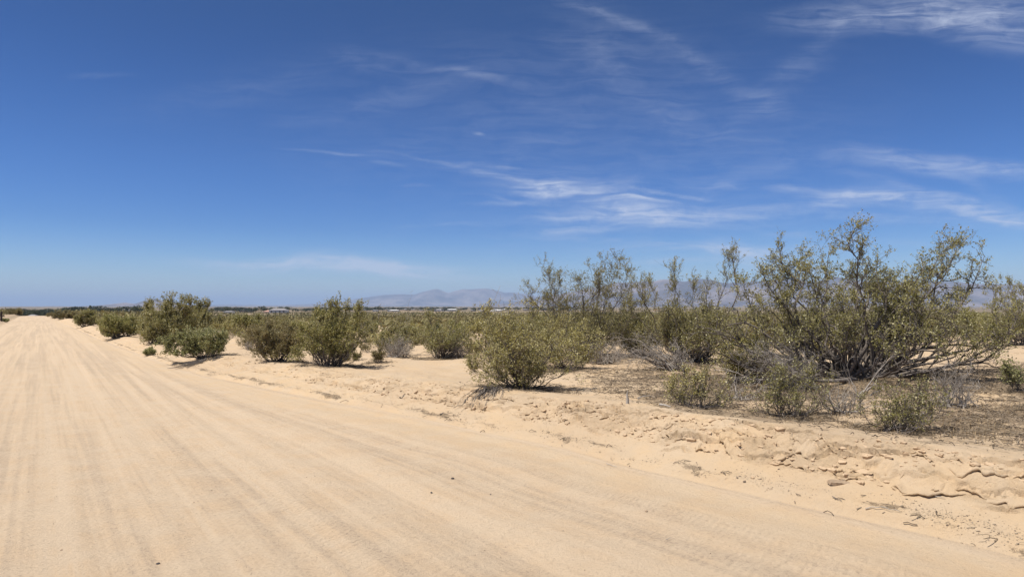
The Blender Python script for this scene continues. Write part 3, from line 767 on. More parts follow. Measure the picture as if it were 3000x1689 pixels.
rough = ov * np.clip(0.5 + 1.5 * fbm(SS * 2, TT * 4, 241, 2), 0, 1)
farv = sstep(70, 260, R_)
barefar = np.clip(np.exp(-((R_ - 880) / 120) ** 2) * 1.0 * sstep(-0.45, -0.15, XX / np.maximum(YY, 1)) + 0.55 * sstep(0.08, 0.3, fbm(XX * 0.012, YY * 0.02, 251, 3)) * (R_ < 800), 0, 1)
G = np.where(v_ < 1.5, rough, barefar)
G = np.where(TT <= F - .2, sstep(1.3, .25, F - TT + .35 * fbm(SS * .7, SS * 0, 261, 3)), G)
COVER = np.stack([lit, np.clip(G, 0, 1), farv, np.ones_like(lit)], axis=-1)

nL, nRd, nB = len(lc), road_c.shape[1], len(bank_c) - 1
cL, cR, cB = nL, nL + nRd - 1, nL + nRd - 1 + nB
rS = int(np.searchsorted(ROWS, 330))
def cut(name, r0, r1, c0, c1, mat):
    X = XX[r0:r1 + 1, c0:c1 + 1]; n, k = X.shape
    v = np.stack([X, YY[r0:r1 + 1, c0:c1 + 1], ZZ[r0:r1 + 1, c0:c1 + 1]], -1).reshape(-1, 3)
    i = (np.arange(n - 1)[:, None] * k + np.arange(k - 1)[None]).ravel()
    f = np.stack([i, i + k, i + k + 1, i + 1], 1)[:, ::-1]
    me = quads_mesh(name, v, f, smooth=True)
    uvl = me.uv_layers.new(name='st')
    li = np.empty(len(me.loops), np.int32); me.loops.foreach_get('vertex_index', li)
    S = SS[r0:r1 + 1, c0:c1 + 1].ravel(); T = TT[r0:r1 + 1, c0:c1 + 1].ravel()
    Tp = T * (1 + (4.2 / np.maximum(foot(S), 1) - 1) * sstep(1.6, 4.0, T) * (S < 25))
    uvl.data.foreach_set('uv', np.stack([S[li], Tp[li]], 1).astype(np.float32).ravel())
    ca = me.color_attributes.new('cover', 'FLOAT_COLOR', 'POINT')
    ca.data.foreach_set('color', COVER[r0:r1 + 1, c0:c1 + 1].reshape(-1, 4).astype(np.float32).ravel())
    o = link_mesh(name, me, mat)
    return o
EC = XX.shape[1] - 1
def join_pieces(name, pieces):
    """join several sheets of the same kind of ground into one mesh object"""
    base = pieces[0]
    for p in pieces[1:]:
        pass
    ctx = bpy.context.copy() if False else None
    import bmesh
    bm = bmesh.new()
    for p in pieces: bm.from_mesh(p.data)
    me = bpy.data.meshes.new(name)
    bm.to_mesh(me); bm.free()
    me.materials.append(pieces[0].data.materials[0])
    me.polygons.foreach_set('use_smooth', np.ones(len(me.polygons), bool))
    o = bpy.data.objects.new(name, me); COL.objects.link(o)
    for p in pieces:
        old = p.data; bpy.data.objects.remove(p); bpy.data.meshes.remove(old)
    return o
road = cut('road', 0, rS, cL, cR, M['road'])
tag(road, 'sandy graded dirt road running straight to the horizon at the left', kind='structure')
bank = cut('road_bank', 0, rS, cR, cB, M['bank'])
tag(bank, 'crumbling sand bank along the right side of the road', kind='structure')
ground = join_pieces('desert_ground', [cut('g', 0, rS, 0, cL, M['desert']), cut('g', 0, rS, cB, EC, M['desert']), cut('g', rS, NR - 1, 0, EC, M['desert'])])
tag(ground, 'flat sandy desert plain', kind='structure')

# ------------------------------------------------------------------ mountains
def mountain_material():
    m, nt, out = new_mat('mountain_rock')
    geo = nt.n('ShaderNodeNewGeometry'); pos = geo.outputs['Position']
    n1 = nt.noise(pos, 0.0009, 8, 0.62)
    n2 = nt.noise(pos, 0.004, 6, 0.6)
    c = nt.mix(nt.mapr(n1, 0.40, 0.62), (0.085, 0.070, 0.068), (0.25, 0.20, 0.18))
    c = nt.mix(nt.m('MULTIPLY', nt.mapr(n2, 0.5, 0.68), 0.5), c, (0.08, 0.07, 0.065))
    principled(nt, out, c, 0.95, 0.1)
    return m
M['rock'] = mountain_material()
def mountain(prof, dist, depth, seed, rug=0.16, nx=320):
    prof = np.array(prof, float)
    px = np.linspace(prof[0, 0], prof[-1, 0], nx); py = np.interp(px, prof[:, 0], prof[:, 1])
    py = np.convolve(np.pad(py, 2, mode='edge'), [.1, .2, .4, .2, .1], 'valid')
    hh = (899.0 - py) / FPX * dist
    ny = 70
    w_ = np.linspace(-1, 1, ny)
    X = ((px - 1500) / FPX)[:, None] * (dist + w_[None] * depth * 0.0) + 0 * w_[None]
    Y = np.full((nx, 1), dist) + w_[None] * depth
    n = fbm(X / (dist / 24.0), Y / (dist / 24.0), seed, 5, 0.55)
    ridged = 1 - np.abs(fbm(X / (dist / 15.0), Y / (dist / 9.0), seed + 9, 5, 0.55)) * 4
    shape = np.where(w_ < 0, np.interp(w_, [-1, -0.55, -0.2, 0], [0, 0.20, 0.62, 1.0]), np.interp(w_, [0, 0.4, 1], [1, .6, 0]))[None]
    edge = np.interp(np.arange(nx), [0, 14, nx - 15, nx - 1], [0, 1, 1, 0])[:, None]
    amp = (1 - np.abs(w_[None])) * np.where(np.abs(w_[None]) < 0.06, 0.25, 1.0)
    Z = hh[:, None] * shape * (1 + 0.0 * n) + hh[:, None] * amp * rug * ((ridged - 0.3) * 0.9 + n * 1.0) * np.clip(np.abs(w_[None]) * 4, 0, 1)
    Z = np.minimum(Z, hh[:, None] * 1.0) * (0.15 + 0.85 * edge) - 12 - 60 * (np.abs(w_[None]) > 0.985)
    v = np.stack([X, Y, Z + 8], -1).reshape(-1, 3)
    i = (np.arange(nx - 1)[:, None] * ny + np.arange(ny - 1)[None]).ravel()
    f = np.stack([i, i + ny, i + ny + 1, i + 1], 1)
    return v, f
RA = [(700,897),(880,893),(940,890),(1009,884),(1036,877),(1123,865),(1177,862),(1212,864),(1240,855),(1278,846),(1313,859),(1335,852),(1356,847),(1378,848),(1424,845),(1460,852),(1479,858),(1503,857),(1533,861),(1560,866),(1620,875),(1700,888),(1760,896)]
RB = [(1380,898),(1450,893),(1552,880),(1640,862),(1700,850),(1773,836),(1810,827),(1836,829),(1888,823),(1911,827),(1933,818),(1970,818),(2008,825),(2045,816),(2082,818),(2119,829),(2200,826),(2280,820),(2340,817),(2388,827),(2446,808),(2499,824),(2581,824),(2663,827),(2803,824),(2870,832),(3000,832),(3200,835),(3400,850)]
RC = [(270,897),(295,895),(330,891),(366,887),(391,890),(405,889),(419,882),(435,877),(460,876),(475,880),(500,888),(540,893),(620,897)]
RD = [(120,901),(150,896),(190,899),(300,897),(600,896),(640,893),(684,892),(700,894),(735,893),(800,896),(860,899)]
mts = []
for prof, dist, dep, sd_, rg in ((RA, 24000, 4000, 301, .26), (RB, 13000, 2600, 311, .34), (RC, 12000, 1300, 321, .2), (RD, 27000, 1500, 331, .2)):
    mts.append(mountain(prof, dist, dep, sd_, rg))
for nm, (v, f), lb in zip(('far_mountains', 'near_mountains', 'mesa', 'low_hills'), mts,
        ('hazy blue mountain range on the horizon left of centre', 'long brown mountain range behind the tall bushes on the right', 'pinkish flat-topped butte beyond the road on the left', 'faint low hills on the left horizon')):
    o = link_mesh(nm, quads_mesh(nm, v, f, smooth=True), M['rock'])
    tag(o, lb, kind='structure')

# ------------------------------------------------------------------ plant the main bushes
for h in HERO:
    x, y, z = h['pos']
    z = gz(x, y)
    sc = y / FPX
    bx = 1500 + FPX * x / y
    yb = 897 + (CAMH - z) / sc
    cx = ((h['l'] + h['r']) / 2 - bx) * sc
    rx = (h['r'] - h['l']) / 2 * sc
    Hh = (yb - h['t']) * sc
    leaders = []
    for (lx, ly, dy) in h['leaders']:
        leaders.append(((lx - bx) * sc, dy * rx, (yb - ly) * sc * h.get('lead', .97)))
    ts = 0.97
    make_bush(h['n'], (x, y, z), h['leaf'], h.get('wood', 'bark'), h['label'], 'bush' if h['n'] != 'shrub' else 'shrub', h.get('group'),
              seed=h['seed'], cx=cx, rx=rx * ts, ry=rx * ts * h['depth'], H=Hh * 0.93, n0=h['n0'], b1=h['b1'], b2=h['b2'], lf=h['lf'], lsize=h['lsize'], r0=h['r0'],
              low=h['low'], base_r=h['base_r'], wob=h['wob'], twig=h['twig'], rim=h['rim'], gap=h['gap'], leaders=leaders, l1=h.get('l1', .30), skirt=h.get('skirt', .12), spread=h.get('spread', .5), fork=h.get('fork', .28))

# dead wood: thickets of bleached branches
DEAD = [
 dict(label='dead brush on the litter between the low bushes before the huge bush', b=(2470,1210), l=2330, r=2620, t=1075, n0=20, b1=4, b2=3, r0=.011, seed=141, arch=.3, wood='dead'),
 dict(label='low grey brush on the litter right of the leftmost low bush', b=(2165,1170), l=2060, r=2260, t=1075, n0=16, b1=4, b2=3, r0=.010, seed=142, arch=.3, wood='dead'),
 dict(label='tangled thicket of dead grey branches on the sand right of the vase-shaped bush', b=(1165,1046), l=1078, r=1235, t=972, n0=60, b1=7, b2=4, r0=.012, seed=41, arch=.35, wood='dead'),
 dict(label='low sprawl of dead branches under the tall bush with the sparse open top', b=(1760,1062), l=1620, r=1890, t=985, n0=50, b1=6, b2=4, r0=.014, seed=42, arch=.25, wood='dead'),
 dict(label='dead branches arching over the sand left of the dense upright bush', b=(1990,1082), l=1770, r=2050, t=945, n0=50, b1=6, b2=4, r0=.014, seed=43, arch=.5, wood='dead'),
 dict(label='dead grey branches reaching left along the ground from the huge bush', b=(2360,1135), l=2100, r=2450, t=960, n0=60, b1=6, b2=4, r0=.014, seed=44, arch=.45, wood='dead'),
 dict(label='crooked dead branches curling down at the right side of the huge bush', b=(2790,1190), l=2690, r=2890, t=1030, n0=26, b1=6, b2=4, r0=.012, seed=45, arch=.2, wood='dead'),
 dict(label='pale bleached branches standing and trailing before the trunks of the huge bush', b=(2520,1160), l=2400, r=2620, t=960, n0=6, b1=3, b2=2, r0=.012, seed=46, arch=.25, wood='pale_wood'),
 dict(label='leafless dead shrub with one tall curved twig against the mountains, behind the dead thicket', b=(1150,1000), l=1120, r=1250, t=905, n0=14, b1=4, b2=3, r0=.012, seed=47, arch=.1, wood='dead', leaders=((1208,860,0),(1110,893,.1))),
 dict(label='dark tangle of dead stems just left of the yellow-green bush', b=(1352,1050), l=1315, r=1400, t=1000, n0=26, b1=6, b2=4, r0=.012, seed=48, arch=.2, wood='bark'),
 dict(label='bare twig sticking up into the sky behind the yellow-green bush', b=(1560,1040), l=1530, r=1590, t=960, n0=6, b1=3, b2=3, r0=.014, seed=49, arch=0, wood='dead', leaders=((1466,836,0),(1500,885,.0))),
]
for d in DEAD:
    x, y, z = spot(*d['b']); sc = y / FPX; bx = 1500 + FPX * x / y; yb = 897 + (CAMH - z) / sc
    rx = (d['r'] - d['l']) / 2 * sc
    root = empty('dead_shrub', (x, y, z))
    tag(root, d['label'], 'dead bush', 'dead wood among the bushes')
    leaders = [((lx - bx) * sc, dy, (yb - ly) * sc) for (lx, ly, dy) in d.get('leaders', ())]
    stem, _ = bush_mesh(d['seed'], ((d['l'] + d['r']) / 2 - bx) * sc, rx * .85, rx * .5, (yb - d['t']) * sc * .9, n0=d['n0'], b1=d['b1'], b2=d['b2'], lf=0, r0=d['r0'],
                        dead=1, wob=.34, arch=d['arch'], twig=.14, leaders=leaders, base_r=.25 if d['n0'] > 20 else .1, rim=.25, l1=.33)
    link_mesh('branches', quads_mesh('branches', *stem, smooth=True), M[d['wood']], root)

# dark strands modelled on the bank as the shadow of two bushes
for (bx, by, ex, ey, nm, lb) in ((600, 1052, 535, 1082, 31, 'dark strands laid on the bank as the shadow of the pale green bush'),
                                 (1440, 1140, 1400, 1190, 32, 'frayed dark strands laid on the bank as the shadow of the yellow-green bush')):
    r = np.random.default_rng(nm)
    x0, y0, z0 = spot(bx, by); x1, y1, z1 = spot(ex, ey)
    n = 46; k = 7
    P = np.zeros((n, k, 3))
    jx = r.normal(0, .10, n); jy = r.normal(0, .10, n); ln = r.uniform(.35, 1.05, n)
    for i in range(k):
        u = i / (k - 1) * ln
        X = x0 + (x1 - x0) * u + jx * (1 + u) + r.normal(0, .012, n); Y = y0 + (y1 - y0) * u + jy * (1 + u) + r.normal(0, .012, n)
        P[:, i, 0] = X; P[:, i, 1] = Y; P[:, i, 2] = ground_z(X, Y, True) + 0.012 + r.uniform(0, .03, n)
    P -= np.array([x0, y0, z0])
    v, f = tubes(P, np.broadcast_to((r.uniform(.003, .010, n))[:, None], (n, k)) * np.linspace(1, .4, k)[None], 4)
    o = link_mesh('shadow_strands', quads_mesh('shadow_strands', v, f, smooth=True), M['bark']); o.location = (x0, y0, z0)
    tag(o, lb, 'shadow_strands')

# ------------------------------------------------------------------ scrub on the plain: individuals near, one mass far away
PROTO = []
def proto(i, kind, leaf, wood='bark', **kw):
    r = make_bush(kind, (0, 0, 0), leaf, wood, 'x', 'bush', None, **kw)
    PROTO.append((i, r))
base_kw = dict(cx=0, base_r=.25, wob=.15)
proto('olive', 'creosote_bush', 'leaf_olive', seed=61, rx=.95, ry=.9, H=1.35, n0=26, b1=7, b2=6, lf=6, lsize=.055, r0=.014, low=.16, twig=.2, rim=.45, gap=.3, **base_kw)
proto('olive', 'creosote_bush', 'leaf_olive', seed=62, rx=1.2, ry=1.0, H=1.25, n0=28, b1=7, b2=6, lf=6, lsize=.055, r0=.014, low=.10, twig=.2, rim=.4, gap=.35, **base_kw)
proto('green', 'creosote_bush', 'leaf_green', seed=63, rx=.85, ry=.85, H=1.15, n0=24, b1=7, b2=6, lf=7, lsize=.05, r0=.012, low=.15, twig=.18, rim=.45, gap=.2, **base_kw)
proto('brown', 'creosote_bush', 'leaf_brown', seed=64, rx=.9, ry=.9, H=1.1, n0=26, b1=7, b2=6, lf=7, lsize=.05, r0=.012, low=.10, twig=.18, rim=.45, gap=.3, **base_kw)
proto('olive', 'creosote_bush', 'leaf_olive', seed=65, rx=.8, ry=.8, H=1.5, n0=24, b1=7, b2=6, lf=7, lsize=.055, r0=.016, low=.25, twig=.2, rim=.5, gap=.4, **base_kw)
proto('green', 'creosote_bush', 'leaf_yellow', seed=68, rx=1.0, ry=.8, H=1.2, n0=18, b1=8, b2=6, lf=6, lsize=.05, r0=.014, low=.2, twig=.22, rim=.3, gap=.5, **dict(base_kw, wob=.24))
proto('olive', 'creosote_bush', 'leaf_olive', seed=69, rx=1.1, ry=1.1, H=1.0, n0=30, b1=6, b2=6, lf=7, lsize=.055, r0=.014, low=.05, twig=.24, rim=.55, gap=.5, **dict(base_kw, base_r=.5))
proto('brown', 'creosote_bush', 'leaf_brown', seed=70, rx=.8, ry=.8, H=1.45, n0=14, b1=7, b2=6, lf=6, lsize=.05, r0=.014, low=.3, twig=.24, rim=.3, gap=.4, **dict(base_kw, wob=.26))
proto('low', 'shrub', 'leaf_brown', seed=66, rx=.45, ry=.45, H=.45, n0=20, b1=6, b2=5, lf=6, lsize=.035, r0=.007, low=.1, twig=.1, rim=.5, gap=.2, **dict(base_kw, base_r=.1))
proto('dead', 'dead_shrub', 'leaf_brown', 'dead', seed=67, rx=.8, ry=.8, H=.9, n0=26, b1=6, b2=4, lf=0, lsize=.04, r0=.010, low=.3, twig=.14, rim=.35, gap=.3, **dict(base_kw, wob=.28))

# labels for the scattered scrub: by kind and by where it stands
KW = {'olive': 'olive creosote bush', 'green': 'fresh green creosote bush', 'brown': 'brownish creosote bush', 'low': 'knee-high brown shrub', 'dead': 'leafless grey shrub'}
def zone_of(px, y):
    if px < 90: a = 'left of the road'
    elif px < 420: a = 'beside the far part of the road'
    elif px < 850: a = 'between the tallest roadside bush and the vase-shaped bush'
    elif px < 1370: a = 'between the vase-shaped bush and the yellow-green bush'
    elif px < 1880: a = 'behind the bush with the sparse open top'
    elif px < 2200: a = 'behind the dense upright bush with bare leaders'
    elif px < 2780: a = 'seen through the huge bush'
    else: a = 'right of the huge bush'
    b = 'nearer' if y < 24 else ('middle-distance' if y < 36 else 'distant')
    return a, b
pts = []
def ok(x, y, rad):
    s, t = to_st(x, y)
    tf, tl = float(foot(s)), float(left_edge(s))
    if tl - 1.6 < t < tf + float(crest_w(s)) + 1.3: return False
    for (a, b, q) in pts:
        if (a - x) ** 2 + (b - y) ** 2 < (q + rad) ** 2: return False
    return True
for (hx, hy, hr) in HPOS: pts.append((hx, hy, hr * .8))
r3 = random.Random(5)
placed = 0
cands = []
for _ in range(60000):
    y = 14 + (78 - 14) * math.sqrt(r3.random()); x = r3.uniform(-0.86, 0.86) * y
    cands.append((x, y))
cands.sort(key=lambda c: c[1] + r3.uniform(0, 6))
for (x, y) in cands:
    if placed >= 262: break
    px, _ = px_of(x, y)
    py = 897 + (CAMH - .3) / y * FPX
    # open ground the photo shows
    if 560 < px < 900 and y < 18.5: continue
    if 1040 < px < 1420 and y < 18.5: continue
    if 2680 < px and y < 26: continue
    if 2680 < px and r3.random() < .35: continue
    if 610 < px < 690 and 20 < y < 28: continue
    if 1420 < px < 2700 and y < 17: continue
    if px < 500 and y < 23: continue
    if vnoise(np.array([x * .08]), np.array([y * .08]), 71)[0] < -.26: continue
    kind, root = r3.choices(PROTO, weights=[4, 4, 3, 3, 3, 3, 4, 2.5, 2.4, 1.6])[0]
    rad = (.45 if kind == 'low' else .95) * r3.uniform(.8, 1.15)
    if not ok(x, y, rad): continue
    pts.append((x, y, rad))
    c = copy_tree(root)
    c.location = (x, y, gz(x, y) - .02)
    c.rotation_euler = (0, 0, r3.uniform(0, 6.28))
    s = r3.choice((r3.uniform(.45, .7), r3.uniform(.65, .95), r3.uniform(.8, 1.12)))
    if 560 < px < 1500: s *= .80
    c.scale = (s * r3.uniform(.9, 1.15), s * r3.uniform(.9, 1.15), s * r3.uniform(.82, 1.08))
    a, b = zone_of(px, y)
    tag(c, '%s %s %s' % (b, KW[kind], a), 'dead bush' if kind == 'dead' else ('shrub' if kind == 'low' else 'bush'), '%s %s %s' % (b, KW[kind], a))
    placed += 1
YMAX_IND = y
for _, p in PROTO:
    for ch in list(p.children): bpy.data.objects.remove(ch)
    bpy.data.objects.remove(p)
print('individual scrub', placed, 'to', round(YMAX_IND, 1))

def scrub_mass():
    """all the brush beyond the individual bushes, one mesh"""
    r = np.random.default_rng(77)
    V, Fc, off = [], [], 0
    for (y0, y1, dens, nl, ls) in ((YMAX_IND - 3, 130, 1 / 9.0, 46, .30), (130, 300, 1 / 15.0, 22, .52), (300, 800, 1 / 45.0, 12, .85)):
        n = int((y1 ** 2 - y0 ** 2) * 0.9 * dens)
        y = np.sqrt(r.uniform(y0 ** 2, y1 ** 2, n)); x = r.uniform(-.9, .9, n) * y
        s, t = to_st(x, y)
        m = ~((t < foot(s) + 2.0) & (t > left_edge(s) - 2.0) & (s < 400)) & (fbm(x * .03, y * .03, 72, 3) > -.24)
        x, y = x[m], y[m]; n = len(x)
        z = ground_z(x, y, False)
        rad = r.uniform(.5, 1.15, n); hh = r.uniform(.5, 1.15, n) * np.where((x / y > -.45) & (x / y < .02), .75, 1.0)
        a = r.uniform(0, 6.28, (n, nl)); q = np.sqrt(r.uniform(0, 1, (n, nl)))
        zz = r.uniform(0.08, 1, (n, nl)) * np.sqrt(1 - .8 * q ** 2)
        P = np.stack([x[:, None] + np.cos(a) * q * rad[:, None], y[:, None] + np.sin(a) * q * rad[:, None], z[:, None] + zz * hh[:, None]], -1).reshape(-1, 3)
        v, f = leaves(r, P, ls, .55, .5)
        V.append(v); Fc.append(f + off); off += len(v)
    return np.concatenate(V), np.concatenate(Fc)
M['scrub'] = leaf_material('distant_scrub', (0.125, 0.112, 0.042), (0.27, 0.235, 0.10), (0.34, 0.285, 0.14), .15, .7, .1)
o = link_mesh('distant_scrub', quads_mesh('distant_scrub', *scrub_mass()), M['scrub'])
tag(o, 'low desert scrub stretching across the plain to the town', 'scrub', kind='stuff')

# ------------------------------------------------------------------ litter, dry grass, gravel, clods
def litter_sample(n, rr, lo=.25):
    """points on the near ground with probability by cover"""
    ri = rr.integers(0, NR - 1, n * 30); ci = rr.integers(cR + 1, EC - 1, n * 30)
    x = XX[ri, ci]; y = YY[ri, ci]; l = lit[ri, ci]
    cell = np.abs((ROWS[ri + 1] - ROWS[ri]) * (TT[ri, ci + 1] - TT[ri, ci]))
    w_ = np.where(ci < cB, .25, 1.0) * np.where((y > 2.5) & (y < 22) & (np.abs(x) < y * .85), np.clip(l - lo, 0, 1) * cell / (0.6 + y * .08), 0)
    w_ /= w_.sum()
    k = rr.choice(len(x), n, p=w_)
    x = x[k] + rr.normal(0, .05, n); y = y[k] + rr.normal(0, .05, n)
    return x, y
rr = np.random.default_rng(88)
n = 26000
x, y = litter_sample(n, rr)
z = ground_z(x, y, True)
a = rr.uniform(0, 6.28, n); ln = rr.uniform(.02, .11, n) * np.where(rr.uniform(0, 1, n) > .94, 2.2, 1)
k = 4
P = np.zeros((n, k, 3)); cur = a.copy()
px_, py_ = x.copy(), y.copy()
for i in range(k):
    P[:, i, 0] = px_; P[:, i, 1] = py_; P[:, i, 2] = z + rr.uniform(.003, .018, n) + (i in (1, 2)) * ln * .12
    cur = cur + rr.normal(0, .35, n); px_ = px_ + np.cos(cur) * ln / 3; py_ = py_ + np.sin(cur) * ln / 3
v, f = tubes(P, np.broadcast_to(rr.uniform(.0014, .0046, n)[:, None], (n, k)), 3)
o = link_mesh('twig_litter', quads_mesh('twig_litter', v, f), M['twig'])
tag(o, 'dry twigs and leaf litter strewn under the bushes', 'twigs', kind='stuff')
# dry annual grass, thin upright blades
n = 16000
x, y = litter_sample(n, rr, .35)
keep = fbm(x * .9, y * .9, 93, 3) > -.05
x, y = x[keep], y[keep]; n = len(x)
z = ground_z(x, y, True)
a = rr.uniform(0, 6.28, n); hgt = rr.uniform(.02, .085, n); wd = rr.uniform(.0015, .0035, n)
lean = rr.uniform(.1, .7, n)
b0 = np.stack([x - np.cos(a) * wd, y - np.sin(a) * wd, z - .005], 1); b1 = np.stack([x + np.cos(a) * wd, y + np.sin(a) * wd, z - .005], 1)
tp = np.stack([x + np.sin(a) * lean * hgt, y - np.cos(a) * lean * hgt, z + hgt], 1)
v = np.stack([b0, b1, tp], 1).reshape(-1, 3); f = np.arange(len(v)).reshape(-1, 3)
o = link_mesh('dry_grass', quads_mesh('dry_grass', v, f), M['drygrass'])
tag(o, 'short dead grass and stubble on the ground between the bushes', 'dry grass', kind='stuff')
# gravel
OCT = np.array([[1, 0, 0], [0, 1, 0], [-1, 0, 0], [0, -1, 0], [0, 0, 1], [0, 0, -1]], float)
OF = np.array([[0, 1, 4], [1, 2, 4], [2, 3, 4], [3, 0, 4], [1, 0, 5], [2, 1, 5], [3, 2, 5], [0, 3, 5]])
def pebbles(x, y, sz, r, lift=.2):
    n = len(x); z = ground_z(x, y, True)
    s3 = sz[:, None] * r.uniform(.5, 1.2, (n, 3)); s3[:, 2] *= .7
    a = r.uniform(0, 6.28, n)
    q = OCT[None] * s3[:, None] * (1 + r.normal(0, .18, (n, 6, 1)))
    X = q[..., 0] * np.cos(a)[:, None] - q[..., 1] * np.sin(a)[:, None]; Y = q[..., 0] * np.sin(a)[:, None] + q[..., 1] * np.cos(a)[:, None]
    v = np.stack([X + x[:, None], Y + y[:, None], q[..., 2] + (z + sz * lift)[:, None]], -1).reshape(-1, 3)
    f = (OF[None] + (np.arange(n) * 6)[:, None, None]).reshape(-1, 3)
    return v, f
n = 15000
s = rr.uniform(0, 1, n) ** 1.5 * 24 + 0.5
t = foot(s) + crest_w(s) * (.11 + .10 * fbm(s * 3, s * 0, 237, 3)) + rr.normal(0, .07, n) + np.abs(rr.normal(0, .05, n))
m = fbm(s * 1.4, t * 2, 239, 3) + rr.normal(0, .12, n) > -.08
s, t = s[m], t[m]
n2 = 13000
s2 = rr.uniform(0, 1, n2) ** 1.3 * 22; t2 = rr.uniform(-3.5, 1, n2) * 1.0 + rr.uniform(0, 5, n2)
t2 = np.minimum(t2, foot(s2) - .05)
n3 = 2600
s3_ = rr.uniform(0, 1, n3) ** 1.3 * 20; t3 = foot(s3_) + crest_w(s3_) * rr.uniform(.1, 1.2, n3)
x, y = to_xy(np.concatenate([s, s2, s3_]), np.concatenate([t, t2, t3]))
sz = np.concatenate([rr.gamma(1.8, .0016, len(s)), rr.gamma(1.4, .0009, n2), rr.gamma(1.6, .0015, n3)]) + .0010
v, f = pebbles(x, y, sz, rr)
o = link_mesh('gravel', quads_mesh('gravel', v, f), M['gravel'])
tag(o, 'fine gravel on the road and along the foot of the bank', 'gravel', kind='stuff')
# crumbled slabs of crusted sand on the broken face of the bank
def clod_mesh(n, r):
    V, Fc, off = [], [], 0
    s_ = 0.3 + 13.5 * r.uniform(0, 1, n) ** 1.25
    t_ = foot(s_) + r.uniform(.42, .95, n) * crest_w(s_)
    keep = fbm(s_ * .9, t_ * 1.6, 75, 2) > -.15
    x_, y_ = to_xy(s_, t_)
    z_ = ground_z(x_, y_, True)
    for i in np.nonzero(keep)[0]:
        x, y, z = float(x_[i]), float(y_[i]), float(z_[i])
        big = min(r.gamma(1.5, .006) + .004, .034)
        L, W, T = big * r.uniform(1.0, 2.2), big * r.uniform(.7, 1.2), big * r.uniform(.25, .55)
        k = 9
        an = np.sort(r.uniform(0, 6.28, k)); rad = r.uniform(.65, 1.1, k)
        top = np.stack([np.cos(an) * rad * L, np.sin(an) * rad * W, np.full(k, T) + r.normal(0, T * .25, k)], 1)
        inner = top * np.array([.6, .6, 1]) + np.array([0, 0, T * .4]) + r.normal(0, T * .15, (k, 3))
        bot = top * np.array([.82, .82, 0]) + np.array([0, 0, -T])
        vv = np.concatenate([bot, top, inner, [[0, 0, T * 1.5]]])
        # tilt outward over the road side and turn along the bank
        tilt = r.uniform(.05, .5); ca, sa = math.cos(tilt), math.sin(tilt)
        vy = vv[:, 1] * ca - vv[:, 2] * sa; vz = vv[:, 1] * sa + vv[:, 2] * ca
        yaw = math.radians(90 + 34.6) + r.normal(0, .35)
        cx_, sx_ = math.cos(yaw), math.sin(yaw)
        # local x along the bank, local y away from the road
        ax = np.array([-SN, CS]); ay = np.array([CS, SN]); dr = r.normal(0, .3)
        X = vv[:, 0] * math.cos(dr) - vy * math.sin(dr); Y = vv[:, 0] * math.sin(dr) + vy * math.cos(dr)
        P = np.stack([x + ax[0] * X + ay[0] * Y, y + ax[1] * X + ay[1] * Y, z + vz + T * .15], 1)
        V.append(P)
        for a in range(k):
            b = (a + 1) % k
            Fc += [(off + a, off + b, off + k + b, off + k + a), (off + k + a, off + k + b, off + 2 * k + b, off + 2 * k + a)]
            Fc.append((off + 2 * k + a, off + 2 * k + b, off + 3 * k, off + 3 * k))
        off += len(P)
    return np.concatenate(V), Fc
V_, F_ = clod_mesh(1500, np.random.default_rng(99))
me = bpy.data.meshes.new('sand_clods')
me.from_pydata([tuple(p) for p in V_], [], [q if q[2] != q[3] else q[:3] for q in F_]); me.update()
o = link_mesh('sand_clods', me, M['clod'])
tag(o, 'crumbled slabs of crusted sand on the broken face of the bank', 'sand clods', kind='stuff')

